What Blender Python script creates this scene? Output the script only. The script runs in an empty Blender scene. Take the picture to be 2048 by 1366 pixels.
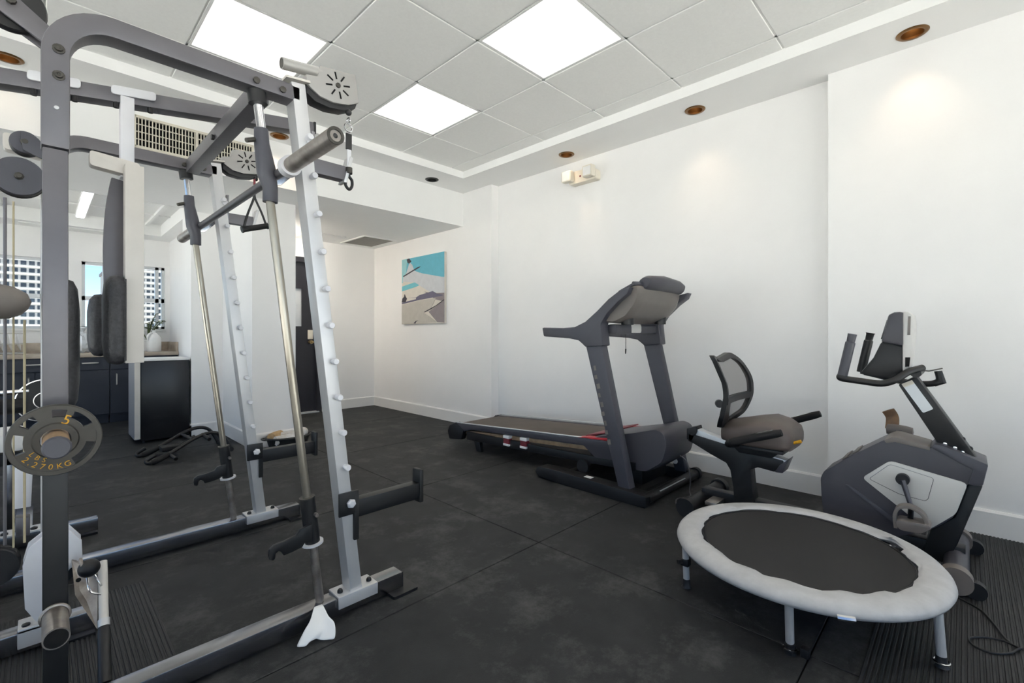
import bpy, bmesh, math, random
from mathutils import Vector, Matrix

random.seed(7)
SC = bpy.context.scene
COL = SC.collection
PI = math.pi

# ------------------------------------------------------------------ camera
F_PX = 925.0                                   # focal length for a 2048 px wide frame
HORIZON = 667.0                                # image row of the horizon (rectified verticals)
EYE = Vector((0.0, 0.0, 1.10))
YAW = math.atan2(943.0, 925.0)                 # from +Y (along the long wall) towards +X
cam_d = bpy.data.cameras.new('camera')
cam_d.sensor_width = 36.0
cam_d.lens = 36.0 * F_PX / 2048.0
cam_d.shift_y = -(683.0 - HORIZON) / 2048.0
cam_d.clip_start = 0.02
cam_d.clip_end = 900
cam = bpy.data.objects.new('camera', cam_d)
COL.objects.link(cam)
cam.location = EYE
cam.rotation_euler = (PI / 2, 0, -YAW)
SC.camera = cam

# ------------------------------------------------------------------ sky, sun, exposure
SC.view_settings.view_transform = 'Standard'
SC.view_settings.look = 'None'
SC.view_settings.gamma = 1.0
SC.view_settings.use_curve_mapping = False
SC.view_settings.exposure = 0.2
SC.cycles.use_denoising = True
SC.cycles.max_bounces = 10
SC.cycles.diffuse_bounces = 6
SC.cycles.glossy_bounces = 3
SC.cycles.adaptive_threshold = 0.045
SC.cycles.sample_clamp_indirect = 40.0
SKY_STRENGTH = 0.2
world = bpy.data.worlds.new('sky')
SC.world = world
world.use_nodes = True
wn = world.node_tree.nodes
wl = world.node_tree.links
wn.clear()
w_out = wn.new('ShaderNodeOutputWorld')
w_bg = wn.new('ShaderNodeBackground')
w_sky = wn.new('ShaderNodeTexSky')
w_sky.sky_type = 'NISHITA'
w_sky.sun_disc = False
w_sky.sun_elevation = math.radians(48)
w_sky.sun_rotation = math.radians(160)
w_sky.dust_density = 0.0
w_sky.air_density = 0.55
w_sky.ozone_density = 2.0
w_bg.inputs['Strength'].default_value = SKY_STRENGTH
wl.new(w_sky.outputs[0], w_bg.inputs['Color'])
wl.new(w_bg.outputs[0], w_out.inputs['Surface'])
sun_d = bpy.data.lights.new('sun', 'SUN')
sun_d.energy = 28.0
sun_d.angle = math.radians(0.6)
sun_d.color = (1.0, 0.965, 0.905)
sun = bpy.data.objects.new('sun', sun_d)
COL.objects.link(sun)
sun.location = (6, -20, 24)
sun.rotation_euler = Vector((-0.55, 0.38, -1.15)).to_track_quat('-Z', 'Y').to_euler()
PANEL_LIGHT = 1.5                              # emission of the ceiling panels
SPOT_WATTS = 5.5                              # each lit downlight

# ------------------------------------------------------------------ helpers
FW = Vector((math.sin(YAW), math.cos(YAW), 0))
RT = Vector((math.cos(YAW), -math.sin(YAW), 0))
def at(px, py, axis, v):
    """real-world point seen at a place of the photograph, on the plane axis = v"""
    d = FW + RT * ((px - 1024.0) / F_PX) + Vector((0, 0, 1)) * ((HORIZON - py) / F_PX)
    i = 'XYZ'.index(axis)
    return EYE + d * ((v - EYE[i]) / d[i])

def lin(c):
    if isinstance(c, str):
        c = tuple(int(c[i:i + 2], 16) / 255 for i in (0, 2, 4))
        c = tuple(x / 12.92 if x <= 0.04045 else ((x + 0.055) / 1.055) ** 2.4 for x in c)
    return (c[0], c[1], c[2], 1.0)

MATS = {}
def mat(name, color, rough=0.5, metal=0.0, var=0.0, scale=20.0, bump=0.0, bscale=None, color2=None,
        spec=0.5, emit=0.0, coat=0.0, stretch=None):
    """procedural principled material: noise-varied colour, roughness and fine relief"""
    m = bpy.data.materials.new(name)
    m.use_nodes = True
    nt = m.node_tree
    b = nt.nodes['Principled BSDF']
    c = lin(color)
    b.inputs['Base Color'].default_value = c
    b.inputs['Roughness'].default_value = rough
    b.inputs['Metallic'].default_value = metal
    b.inputs['Specular IOR Level'].default_value = spec
    b.inputs['Coat Weight'].default_value = coat
    tc = nt.nodes.new('ShaderNodeTexCoord')
    src = tc.outputs['Object']
    if stretch:
        mp = nt.nodes.new('ShaderNodeMapping')
        mp.inputs['Scale'].default_value = stretch
        nt.links.new(src, mp.inputs['Vector'])
        src = mp.outputs['Vector']
    if var or color2:
        n = nt.nodes.new('ShaderNodeTexNoise')
        n.inputs['Scale'].default_value = scale
        n.inputs['Detail'].default_value = 5.0
        n.inputs['Roughness'].default_value = 0.6
        nt.links.new(src, n.inputs['Vector'])
        r = nt.nodes.new('ShaderNodeValToRGB')
        r.color_ramp.elements[0].position = 0.32
        r.color_ramp.elements[1].position = 0.70
        if color2:
            r.color_ramp.elements[0].color = c
            r.color_ramp.elements[1].color = lin(color2)
        else:
            r.color_ramp.elements[0].color = tuple(max(0, x * (1 - var)) for x in c[:3]) + (1,)
            r.color_ramp.elements[1].color = tuple(min(1, x * (1 + var)) for x in c[:3]) + (1,)
        nt.links.new(n.outputs['Fac'], r.inputs['Fac'])
        nt.links.new(r.outputs['Color'], b.inputs['Base Color'])
    if bump:
        n2 = nt.nodes.new('ShaderNodeTexNoise')
        n2.inputs['Scale'].default_value = bscale or 180.0
        n2.inputs['Detail'].default_value = 3.0
        nt.links.new(src, n2.inputs['Vector'])
        bp = nt.nodes.new('ShaderNodeBump')
        bp.inputs['Strength'].default_value = bump
        bp.inputs['Distance'].default_value = 0.004
        nt.links.new(n2.outputs['Fac'], bp.inputs['Height'])
        nt.links.new(bp.outputs['Normal'], b.inputs['Normal'])
    if emit:
        b.inputs['Emission Color'].default_value = c
        b.inputs['Emission Strength'].default_value = emit
    MATS[name] = m
    return m

mat('wall_paint', 'f4f3f2', 0.62, var=0.012, scale=3, bump=0.04, bscale=240)
mat('ceiling_paint', 'f4f4f3', 0.8, var=0.01, scale=4)
mat('ceiling_tile', 'f3f3f1', 0.9, var=0.02, scale=60, bump=0.08, bscale=300)
mat('grid_white', 'eeeeec', 0.5, var=0.01)
mat('trim_white', 'ecebe9', 0.4, var=0.01, scale=4)
mat('rubber', '28292a', 0.62, color2='343536', scale=5.0, bump=0.25, bscale=420, spec=0.22)
mat('rubber_rib', '232425', 0.6, color2='2e2f30', scale=5, bump=0.15, bscale=300)
mat('slab', '181818', 0.9, var=0.05)
mat('frame_grey', '6f6d71', 0.42, metal=0.55, var=0.05, scale=9)
mat('frame_dark', '9c9ca0', 0.22, metal=1.0, var=0.08, scale=9)
mat('silver', 'd0d0d1', 0.4, metal=0.45, var=0.03, scale=8)
mat('steel_white', 'd8d8dc', 0.42, metal=0.15, var=0.03, scale=10)
mat('housing_grey', 'a6a4a1', 0.42, metal=0.3, var=0.03, scale=8)
mat('cream_steel', 'd2cdc6', 0.45, metal=0.1, var=0.04, scale=8)
mat('chrome', 'e2e2e4', 0.14, metal=1.0, var=0.02)
mat('chrome_tan', 'bab4a8', 0.3, metal=0.85, color2='8c8578', scale=14, stretch=(1, 1, 0.15))  # tan-toned chrome, streaked along the rod
mat('steel_worn', 'b3aca5', 0.4, metal=0.85, color2='857d76', scale=18)
mat('strap_brown', '6b5443', 0.6, color2='8a6a4c', scale=20)
mat('rust_tan', 'a5886a', 0.5, metal=0.4, color2='c2a583', scale=22)
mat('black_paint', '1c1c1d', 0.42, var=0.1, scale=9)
mat('black_plastic', '1b1b1d', 0.45, var=0.12, scale=12, bump=0.05)
mat('slate_plastic', '4a4a52', 0.42, var=0.05, scale=8, bump=0.04, bscale=500)
mat('shroud_plastic', '46454c', 0.38, var=0.05, scale=6, bump=0.03, bscale=600)
mat('warm_grey_plastic', '77706b', 0.45, var=0.05, scale=8)
mat('iron_grey', '4c4944', 0.5, metal=0.45, var=0.08, scale=16, bump=0.08)
mat('yellow_paint', 'f0b418', 0.5, color2='b9841a', scale=60)
mat('leather', '2b2b2d', 0.5, color2='414144', scale=90, bump=0.5, bscale=90)
mat('seat_leather', '5f5550', 0.5, var=0.06, scale=14, bump=0.12, bscale=160)
mat('belt', '4c4238', 0.6, color2='5a4e43', scale=5, bump=0.12, bscale=420)
mat('red_plastic', 'b8202c', 0.4, var=0.05)
mat('maroon', '7a2a34', 0.5, var=0.08)
mat('white_plastic', 'efeeec', 0.4, var=0.02)
mat('beige_plastic', 'e3dccd', 0.45, var=0.02)
mat('panel_silver', 'cfcdc9', 0.38, metal=0.1, var=0.02, scale=6)
mat('foam_black', '1a1a1b', 0.75, bump=0.3, bscale=260)
mat('mat_grey', 'bcbcbd', 0.45, color2='adadae', scale=16, bump=0.35, bscale=42)
mat('jump_bed', '1d1d1e', 0.7, var=0.12, scale=4, bump=0.2, bscale=600)
mat('cable_tan', 'b5a98a', 0.5, var=0.06)
mat('cabinet_blue', '333742', 0.45, var=0.05, scale=5)
mat('stone', 'a99b8b', 0.35, color2='c5b8a7', scale=10, bump=0.05)
mat('handle_metal', 'c9c6c0', 0.3, metal=0.8, var=0.03)
mat('fridge_black', '1d1d1f', 0.26, var=0.06, scale=3, bump=0.06, bscale=500)
mat('fridge_door', 'b9bcc2', 0.35, metal=0.5, var=0.02)
mat('door_navy', '2a2a31', 0.4, var=0.06, scale=4)
mat('brass', 'b09a70', 0.35, metal=0.8, var=0.04)
mat('bronze', '7a5a38', 0.3, metal=0.85, var=0.06)
mat('aluminium', 'd4d7da', 0.4, metal=0.4, var=0.02)
mat('dark_void', '0c0b0a', 0.9, var=0.1)
mat('vent_bar', 'd9d3c4', 0.5, var=0.03)
mat('vent_fill', '8f8d89', 0.8, var=0.1, scale=120)
mat('facade_white', 'bdbbb6', 0.8, var=0.02, scale=0.5)
mat('facade_grey', '8d8b88', 0.8, var=0.03, scale=0.5)
mat('facade_glass', '2c343c', 0.3, var=0.2, scale=0.3)
mat('fill_terrace', 'f0ece4', 0.8, var=0.03, scale=0.6)  # pale ground of the added terrace that bounces sunlight inside
mat('leaf', '3d4a2a', 0.6, color2='66703f', scale=30)
mat('soil', '3c2d22', 0.9, var=0.2)
mat('paper', 'efefed', 0.7, var=0.015, scale=10)
mat('towel', 'bcb4a8', 0.9, color2='e2e2e4', scale=14, bump=0.5, bscale=150)
mat('towel_tan', 'a9895c', 0.9, color2='c0a57e', scale=14, bump=0.5, bscale=150)
mat('crate_dark', '33322f', 0.5, var=0.1)
mat('lamp_panel', 'fffdfa', 0.5, var=0.0, emit=PANEL_LIGHT)
mat('lamp_bulb', 'ffe0b0', 0.5, emit=9.0)
mat('fill_dome_glow', 'fff6e8', 0.5, emit=52.0)  # glow of the added passage dome
mat('strip_lamp', 'f7fbff', 0.5, emit=5.0)
for nm, c in (('print_sky', '5fb4c9'), ('print_sky_pale', '93c9cf'), ('print_sea', '74c4d0'), ('print_sand', 'd8d2c8'), ('print_sail', 'c9ccd1'),
              ('print_hull', '6a667c'), ('print_line', '3d3a44'), ('print_shade', '8d8488'), ('print_ground', 'bdb8b0')):
    mat(nm, c, 0.6, var=0.05, scale=14)

def glass_mat(name, tint=(0.95, 0.98, 1.0), refl=0.08):
    """thin architectural glass: see-through with a fresnel reflection"""
    m = bpy.data.materials.new(name)
    m.use_nodes = True
    nt = m.node_tree
    nt.nodes.clear()
    o = nt.nodes.new('ShaderNodeOutputMaterial')
    t = nt.nodes.new('ShaderNodeBsdfTransparent')
    t.inputs['Color'].default_value = (*tint, 1)
    g = nt.nodes.new('ShaderNodeBsdfGlossy')
    g.inputs['Roughness'].default_value = 0.02
    fr = nt.nodes.new('ShaderNodeFresnel')
    fr.inputs['IOR'].default_value = 1.3
    mx = nt.nodes.new('ShaderNodeMixShader')
    nt.links.new(fr.outputs[0], mx.inputs[0])
    nt.links.new(t.outputs[0], mx.inputs[1])
    nt.links.new(g.outputs[0], mx.inputs[2])
    nt.links.new(mx.outputs[0], o.inputs['Surface'])
    MATS[name] = m
    return m
glass_mat('window_glass')

def mesh_mat():
    """open woven mesh of the bike's backrest: fine threads with holes"""
    m = bpy.data.materials.new('woven_mesh')
    m.use_nodes = True
    nt = m.node_tree
    b = nt.nodes['Principled BSDF']
    b.inputs['Base Color'].default_value = lin('56504c')
    b.inputs['Roughness'].default_value = 0.7
    b.inputs['Alpha'].default_value = 0.55
    MATS['woven_mesh'] = m
mesh_mat()

def rubber_scuffs():
    """pale chalky scuffs and dust on the rubber mats, larger wear shapes over the base noise"""
    m = MATS['rubber']
    nt = m.node_tree
    b = nt.nodes['Principled BSDF']
    old = b.inputs['Base Color'].links[0].from_socket
    geo = nt.nodes.new('ShaderNodeNewGeometry')
    n = nt.nodes.new('ShaderNodeTexNoise')
    n.inputs['Scale'].default_value = 2.6
    n.inputs['Detail'].default_value = 15.0
    n.inputs['Roughness'].default_value = 0.8
    n.inputs['Distortion'].default_value = 0.0
    nt.links.new(geo.outputs['Position'], n.inputs['Vector'])
    r = nt.nodes.new('ShaderNodeValToRGB')
    r.color_ramp.elements[0].position = 0.50
    r.color_ramp.elements[0].color = (0, 0, 0, 1)
    r.color_ramp.elements[1].position = 0.74
    r.color_ramp.elements[1].color = (1, 1, 1, 1)
    nt.links.new(n.outputs['Fac'], r.inputs['Fac'])
    mx = nt.nodes.new('ShaderNodeMix')
    mx.data_type = 'RGBA'
    nt.links.new(r.outputs['Color'], mx.inputs[0])
    nt.links.new(old, mx.inputs[6])
    mx.inputs[7].default_value = lin('5b5b5a')
    nt.links.new(mx.outputs[2], b.inputs['Base Color'])
rubber_scuffs()

class MB:
    """collects shapes into one mesh"""
    def __init__(self):
        self.v = []
        self.f = []
    def add(self, verts, faces):
        k = len(self.v)
        self.v += [Vector(p) for p in verts]
        self.f += [tuple(i + k for i in fc) for fc in faces]
        return self
    def box(self, c, s, rot=None):
        c = Vector(c)
        pts = []
        for z in (-1, 1):
            for y in (-1, 1):
                for x in (-1, 1):
                    p = Vector((x * s[0] / 2, y * s[1] / 2, z * s[2] / 2))
                    pts.append(c + (rot @ p if rot else p))
        return self.add(pts, [(0, 2, 3, 1), (4, 5, 7, 6), (0, 1, 5, 4), (2, 6, 7, 3), (0, 4, 6, 2), (1, 3, 7, 5)])
    def bx(self, x0, x1, y0, y1, z0, z1):
        return self.box(((x0 + x1) / 2, (y0 + y1) / 2, (z0 + z1) / 2), (x1 - x0, y1 - y0, z1 - z0))
    def prism(self, pts, axis, a, b):
        """outline in the plane across axis, extruded from a to b; pts in (Y,Z), (X,Z) or (X,Y)"""
        n = len(pts)
        def P(p, w):
            if axis == 'X': return (w, p[0], p[1])
            if axis == 'Y': return (p[0], w, p[1])
            return (p[0], p[1], w)
        area = sum(pts[i][0] * pts[(i + 1) % n][1] - pts[(i + 1) % n][0] * pts[i][1] for i in range(n))
        if axis == 'Y': area = -area
        if area < 0: pts = pts[::-1]
        if a > b: a, b = b, a
        vs = [P(p, a) for p in pts] + [P(p, b) for p in pts]
        fs = [tuple(range(n - 1, -1, -1)), tuple(range(n, 2 * n))]
        fs += [(i, (i + 1) % n, (i + 1) % n + n, i + n) for i in range(n)]
        return self.add(vs, fs)
    def tube(self, pts, r, seg=14, closed=False, caps=True, flat=None):
        """round tube along a polyline; r a number or a list; flat=(a,b) gives an elliptic section"""
        pts = [Vector(p) for p in pts]
        n = len(pts)
        rs = r if isinstance(r, (list, tuple)) else [r] * n
        tang = []
        for i in range(n):
            if closed:
                t = pts[(i + 1) % n] - pts[i - 1]
            else:
                t = pts[min(i + 1, n - 1)] - pts[max(i - 1, 0)]
            tang.append(t.normalized())
        up = Vector((0, 0, 1)) if abs(tang[0].z) < 0.9 else Vector((1, 0, 0))
        nrm = (up - tang[0] * up.dot(tang[0])).normalized()
        rings = []
        vs = []
        for i in range(n):
            nrm = (nrm - tang[i] * nrm.dot(tang[i]))
            nrm = nrm.normalized() if nrm.length > 1e-6 else Vector((1, 0, 0))
            bi = tang[i].cross(nrm)
            for k in range(seg):
                a = 2 * PI * k / seg
                ca, sa = math.cos(a), math.sin(a)
                if flat: ca *= flat[0]; sa *= flat[1]
                vs.append(pts[i] + (nrm * ca + bi * sa) * rs[i])
        fs = []
        for i in range(n if closed else n - 1):
            j = (i + 1) % n
            for k in range(seg):
                k2 = (k + 1) % seg
                fs.append((i * seg + k, i * seg + k2, j * seg + k2, j * seg + k))
        if caps and not closed:
            fs.append(tuple(range(seg - 1, -1, -1)))
            fs.append(tuple((n - 1) * seg + k for k in range(seg)))
        return self.add(vs, fs)
    def rod(self, a, b, r, seg=16):
        return self.tube([a, b], r, seg)
    def ring(self, c, axis, R, r, seg=32, sec=10, a0=0, a1=2 * PI):
        c = Vector(c); ax = Vector(axis).normalized()
        u = ax.orthogonal().normalized(); w = ax.cross(u)
        full = abs(a1 - a0 - 2 * PI) < 1e-6
        m = seg if full else seg + 1
        pts = [c + (u * math.cos(a0 + (a1 - a0) * i / seg) + w * math.sin(a0 + (a1 - a0) * i / seg)) * R for i in range(m)]
        return self.tube(pts, r, sec, closed=full)
    def lathe(self, c, axis, prof, seg=28):
        """prof: list of (radius, distance along axis) from one end to the other"""
        c = Vector(c); ax = Vector(axis).normalized()
        u = ax.orthogonal().normalized(); w = ax.cross(u)
        vs = []; fs = []; idx = []
        for (r, h) in prof:
            if r < 1e-6:
                idx.append([len(vs)]); vs.append(c + ax * h)
            else:
                idx.append(list(range(len(vs), len(vs) + seg)))
                vs += [c + ax * h + (u * math.cos(2 * PI * k / seg) + w * math.sin(2 * PI * k / seg)) * r for k in range(seg)]
        for a, b in zip(idx[:-1], idx[1:]):
            for k in range(seg):
                k2 = (k + 1) % seg
                if len(a) == 1 and len(b) == 1: continue
                if len(a) == 1: fs.append((a[0], b[k2], b[k]))
                elif len(b) == 1: fs.append((a[k], a[k2], b[0]))
                else: fs.append((a[k], a[k2], b[k2], b[k]))
        return self.add(vs, fs)
    def ball(self, c, r, sq=(1, 1, 1), seg=20, rings=12):
        k0 = len(self.v)
        prof = [(math.sin(PI * i / rings), -math.cos(PI * i / rings)) for i in range(rings + 1)]
        prof[0] = (0, -1); prof[-1] = (0, 1)
        self.lathe((0, 0, 0), (0, 0, 1), prof, seg)
        c = Vector(c)
        for i in range(k0, len(self.v)):
            p = self.v[i]
            self.v[i] = c + Vector((p.x * r * sq[0], p.y * r * sq[1], p.z * r * sq[2]))
        return self
    def sweep_rect(self, pts, w, d, dnorm):
        """rectangular tube along a planar path; w across the path in its plane, d along dnorm"""
        pts = [Vector(p) for p in pts]; dn = Vector(dnorm).normalized(); n = len(pts)
        vs = []
        for i in range(n):
            t = (pts[min(i + 1, n - 1)] - pts[max(i - 1, 0)]).normalized()
            s = t.cross(dn).normalized()
            if 0 < i < n - 1:
                t1 = (pts[i] - pts[i - 1]).normalized()
                cosn = max(0.4, t1.dot(t))
            else: cosn = 1
            ww = w / 2 / cosn
            for a, b in ((-1, -1), (1, -1), (1, 1), (-1, 1)):
                vs.append(pts[i] + s * ww * a + dn * (d / 2 * b))
        fs = []
        for i in range(n - 1):
            for k in range(4):
                k2 = (k + 1) % 4
                fs.append((i * 4 + k, i * 4 + k2, i * 4 + 4 + k2, i * 4 + 4 + k))
        fs += [(3, 2, 1, 0), tuple((n - 1) * 4 + k for k in range(4))]
        return self.add(vs, fs)
    def loft(self, rings, caps=True):
        n = len(rings[0]); vs = [p for r in rings for p in r]; fs = []
        for i in range(len(rings) - 1):
            for k in range(n):
                k2 = (k + 1) % n
                fs.append((i * n + k, i * n + k2, (i + 1) * n + k2, (i + 1) * n + k))
        if caps:
            fs += [tuple(range(n - 1, -1, -1)), tuple((len(rings) - 1) * n + k for k in range(n))]
        return self.add(vs, fs)

WORLD = {}
def world_of(o):
    return WORLD.get(o.as_pointer(), Vector((0, 0, 0)))

def build(name, mb, m, parent=None, bevel=0.0, smooth=35, label=None, segs=2, origin=None, subsurf=0):
    """link the collected shapes as ONE mesh object whose origin sits at its middle"""
    lo = Vector([min(p[i] for p in mb.v) for i in range(3)])
    hi = Vector([max(p[i] for p in mb.v) for i in range(3)])
    o0 = Vector(origin) if origin is not None else (lo + hi) / 2
    me = bpy.data.meshes.new(name)
    bm = bmesh.new()
    vs = [bm.verts.new(p - o0) for p in mb.v]
    for fc in mb.f:
        if len(set(fc)) > 2:
            try: bm.faces.new([vs[i] for i in fc])
            except ValueError: pass
    bmesh.ops.recalc_face_normals(bm, faces=bm.faces)
    if bevel:
        es = [e for e in bm.edges if len(e.link_faces) == 2 and e.calc_face_angle(0) > 0.6]
        bmesh.ops.bevel(bm, geom=es, offset=bevel, segments=segs, profile=0.6, affect='EDGES', clamp_overlap=True)
    bm.to_mesh(me); bm.free()
    if smooth:
        me.shade_smooth()
        me.set_sharp_from_angle(angle=math.radians(smooth))
    me.materials.append(MATS[m] if isinstance(m, str) else m)
    o = bpy.data.objects.new(name, me)
    COL.objects.link(o)
    if subsurf:
        md = o.modifiers.new('smooth', 'SUBSURF'); md.levels = subsurf; md.render_levels = subsurf
    place(o, o0, parent)
    if label: o['label'] = label
    return o

def place(o, wpos, parent=None):
    WORLD[o.as_pointer()] = Vector(wpos)
    if parent is not None:
        o.parent = parent
        o.location = Vector(wpos) - world_of(parent)
    else:
        o.location = wpos

def tag(o, label, cat, group=None):
    o['label'] = label; o['category'] = cat
    if group: o['group'] = group
    return o

def thing(name, loc, label, cat, group=None):
    o = bpy.data.objects.new(name, None)
    o.empty_display_size = 0.1
    COL.objects.link(o)
    place(o, loc)
    return tag(o, label, cat, group)

def copy_part(src, wpos, parent=None, name=None):
    """another object on the same mesh data"""
    o = src.copy()
    COL.objects.link(o)
    place(o, wpos, parent)
    return o

def struct(name, mb, m, parent=None, **kw):
    o = build(name, mb, m, parent, **kw)
    if parent is None: o['kind'] = 'structure'
    return o

def arc(cx, cz, r, a0, a1, n=8):
    return [(cx + r * math.cos(math.radians(a0 + (a1 - a0) * i / n)), cz + r * math.sin(math.radians(a0 + (a1 - a0) * i / n))) for i in range(n + 1)]

def smooth_line(pts, n=6):
    """Catmull-Rom through the given points"""
    P = [Vector(p) for p in pts]; out = []
    for i in range(len(P) - 1):
        p0 = P[max(i - 1, 0)]; p1 = P[i]; p2 = P[i + 1]; p3 = P[min(i + 2, len(P) - 1)]
        for k in range(n):
            t = k / n
            out.append(0.5 * ((2 * p1) + (p2 - p0) * t + (2 * p0 - 5 * p1 + 4 * p2 - p3) * t * t + (3 * p1 - p0 - 3 * p2 + p3) * t ** 3))
    out.append(P[-1])
    return out

def rounded(pts, r, n=4):
    """closed outline with its corners rounded"""
    P = [Vector((p[0], p[1])) for p in pts]; out = []; m = len(P)
    for i in range(m):
        a, b, c = P[i - 1], P[i], P[(i + 1) % m]
        d1 = (a - b); d2 = (c - b)
        k = min(r, d1.length * 0.45, d2.length * 0.45)
        s = b + d1.normalized() * k; e = b + d2.normalized() * k
        for j in range(n + 1):
            t = j / n
            out.append(tuple((1 - t) ** 2 * s + 2 * t * (1 - t) * b + t * t * e))
    return out

def yz(X, *pts): return [(at(x, y, 'X', X).y, at(x, y, 'X', X).z) for x, y in pts]
def xz(Y, *pts): return [(at(x, y, 'Y', Y).x, at(x, y, 'Y', Y).z) for x, y in pts]

def text_mb(txt, size, depth=0.0015):
    cu = bpy.data.curves.new('lettering', 'FONT')
    cu.body = txt; cu.size = size; cu.extrude = depth; cu.align_x = 'CENTER'; cu.align_y = 'CENTER'
    cu.resolution_u = 3
    o = bpy.data.objects.new('lettering', cu)
    COL.objects.link(o)
    dg = bpy.context.evaluated_depsgraph_get()
    me = bpy.data.meshes.new_from_object(o.evaluated_get(dg))
    vs = [v.co.copy() for v in me.vertices]; fs = [tuple(p.vertices) for p in me.polygons]
    bpy.data.objects.remove(o); bpy.data.curves.remove(cu); bpy.data.meshes.remove(me)
    return vs, fs
# ================================================================== THE ROOM
XN, XM, XB = 3.62, 3.71, 3.60                  # right wall: near, middle and back section
YS, YBK, YW = 4.36, 6.50, 8.10                 # soffit face, back wall, window wall
Y1, Y2 = 0.645, 3.86                           # steps in the right wall
ZC, ZT, ZL = 2.80, 2.88, 2.40                  # perimeter ceiling, tile ceiling, low ceiling
XL, YF = -2.90, -2.60                          # left wall, wall behind the camera
ZTOP = 3.02

# floor slab and rubber mats
fl_ = struct('floor', MB().bx(XL, XM + .05, YF, YW, -0.12, -0.012), 'slab')
xs = [XL + .01, -1.82, 0.01, 1.838, XM]
ysn = [YF + .01, -2.07, -0.84, 0.38, 1.605, 2.80, 4.06, 5.35, 6.55, YW]
for i in range(len(xs) - 1):
    for j in range(len(ysn) - 1):
        g = 0.0022
        build('rubber_mat', MB().bx(xs[i] + g, xs[i + 1] - g, ysn[j] + g, ysn[j + 1] - g, -0.012, 0.0), 'rubber', fl_, bevel=0.0018, segs=1)

# right wall with its two steps, and its baseboard
plan = [(XN, YF - .2), (XN, Y1), (XM, Y1), (XM, Y2), (XB, Y2), (XB, YBK + .2), (XM + .3, YBK + .2), (XM + .3, YF - .2)]
struct('wall_right', MB().prism(plan, 'Z', -.1, ZTOP), 'wall_paint')
def base_run(name, pts, h=0.14, t=0.014):
    """baseboard along a plan polyline; pts ordered so that the room lies on the left"""
    mb = MB()
    for (a, b) in zip(pts[:-1], pts[1:]):
        a = Vector((*a, 0)); b = Vector((*b, 0)); d = (b - a).normalized(); nrm = Vector((-d.y, d.x, 0))
        sec = [(0, 0), (t, 0), (t, h - .012), (t * .5, h), (0, h)]
        e = t
        r0 = [a - d * e + nrm * s + Vector((0, 0, z)) for s, z in sec]
        r1 = [b + d * e + nrm * s + Vector((0, 0, z)) for s, z in sec]
        mb.loft([r0, r1])
    return struct(name, mb, 'trim_white', smooth=0)
base_run('baseboard_right', [(XN, YF), (XN, Y1), (XM, Y1), (XM, Y2), (XB, Y2), (XB, YBK)])

# back wall with the navy door
DX0, DX1, DZ = 1.90, 2.735, 2.10
struct('wall_back', MB().bx(1.78, DX0, YBK, YBK + .2, -.1, ZTOP).bx(DX1, XB + .1, YBK, YBK + .2, -.1, ZTOP).bx(DX0, DX1, YBK, YBK + .2, DZ, ZTOP).bx(DX0, DX1, YBK + .17, YBK + .2, -.1, DZ), 'wall_paint', smooth=0)
base_run('baseboard_back', [(XB, YBK), (DX1 + .06, YBK)])
d1 = struct('door_1', MB().bx(DX0 + .02, 2.33, YBK + .05, YBK + .095, .015, DZ - .02).bx(2.53, DX1 - .02, YBK + .05, YBK + .095, .015, DZ - .02)
            .bx(2.33, 2.53, YBK + .05, YBK + .095, .015, 1.20).bx(2.33, 2.53, YBK + .05, YBK + .095, 1.72, DZ - .02), 'door_navy')
build('door_frame', MB().bx(DX0 - .05, DX0 + .02, YBK - .012, YBK + .12, 0, DZ + .05).bx(DX1 - .02, DX1 + .05, YBK - .012, YBK + .12, 0, DZ + .05)
      .bx(DX0 - .05, DX1 + .05, YBK - .012, YBK + .12, DZ - .02, DZ + .05), 'door_navy', d1, smooth=0)
build('door_glass', MB().bx(2.33, 2.53, YBK + .068, YBK + .076, 1.20, 1.72), 'aluminium', d1)
build('glass_bead', MB().bx(2.315, 2.335, YBK + .044, YBK + .05, 1.185, 1.735).bx(2.525, 2.545, YBK + .044, YBK + .05, 1.185, 1.735).bx(2.315, 2.545, YBK + .044, YBK + .05, 1.72, 1.735).bx(2.315, 2.545, YBK + .044, YBK + .05, 1.185, 1.2), 'door_navy', d1)
hd = build('door_lever', MB().rod((2.64, YBK + .05, .98), (2.64, YBK - .01, .98), .026).tube([(2.64, YBK - .01, .98), (2.64, YBK - .03, .98), (2.70, YBK - .035, .98)], .011), 'brass', d1)
build('lock_plate', MB().bx(2.605, 2.675, YBK + .03, YBK + .05, 1.02, 1.15), 'beige_plastic', d1, bevel=.008)
build('sill_plate', MB().bx(DX0, DX1, YBK - .04, YBK + .1, 0, .015), 'aluminium', d1)

# partition block between the gym and the kitchen corner
PX0, PX1, PY = 1.41, 1.811, 4.85
plan = [(PX0, PY), (PX1, PY), (PX1, YW + .3), (1.29, YW + .3), (1.29, 6.29), (1.12, 6.29), (1.12, 5.87), (PX0, 5.87)]
struct('wall_partition', MB().prism(plan, 'Z', -.1, ZTOP), 'wall_paint', smooth=0)
base_run('baseboard_partition', [(PX1, YBK), (PX1, PY), (PX0, PY), (PX0, 5.87), (1.12, 5.87), (1.12, 6.29)][:], h=.14)
# a black intercom box low on the partition's outer corner
bxs = MB().bx(PX1 - .012, PX1 + .022, PY + .01, PY + .07, .235, .395)
tag(build('junction_box', bxs, 'black_plastic', bevel=.004), 'small black box low on the edge of the white partition', 'box')

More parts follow.
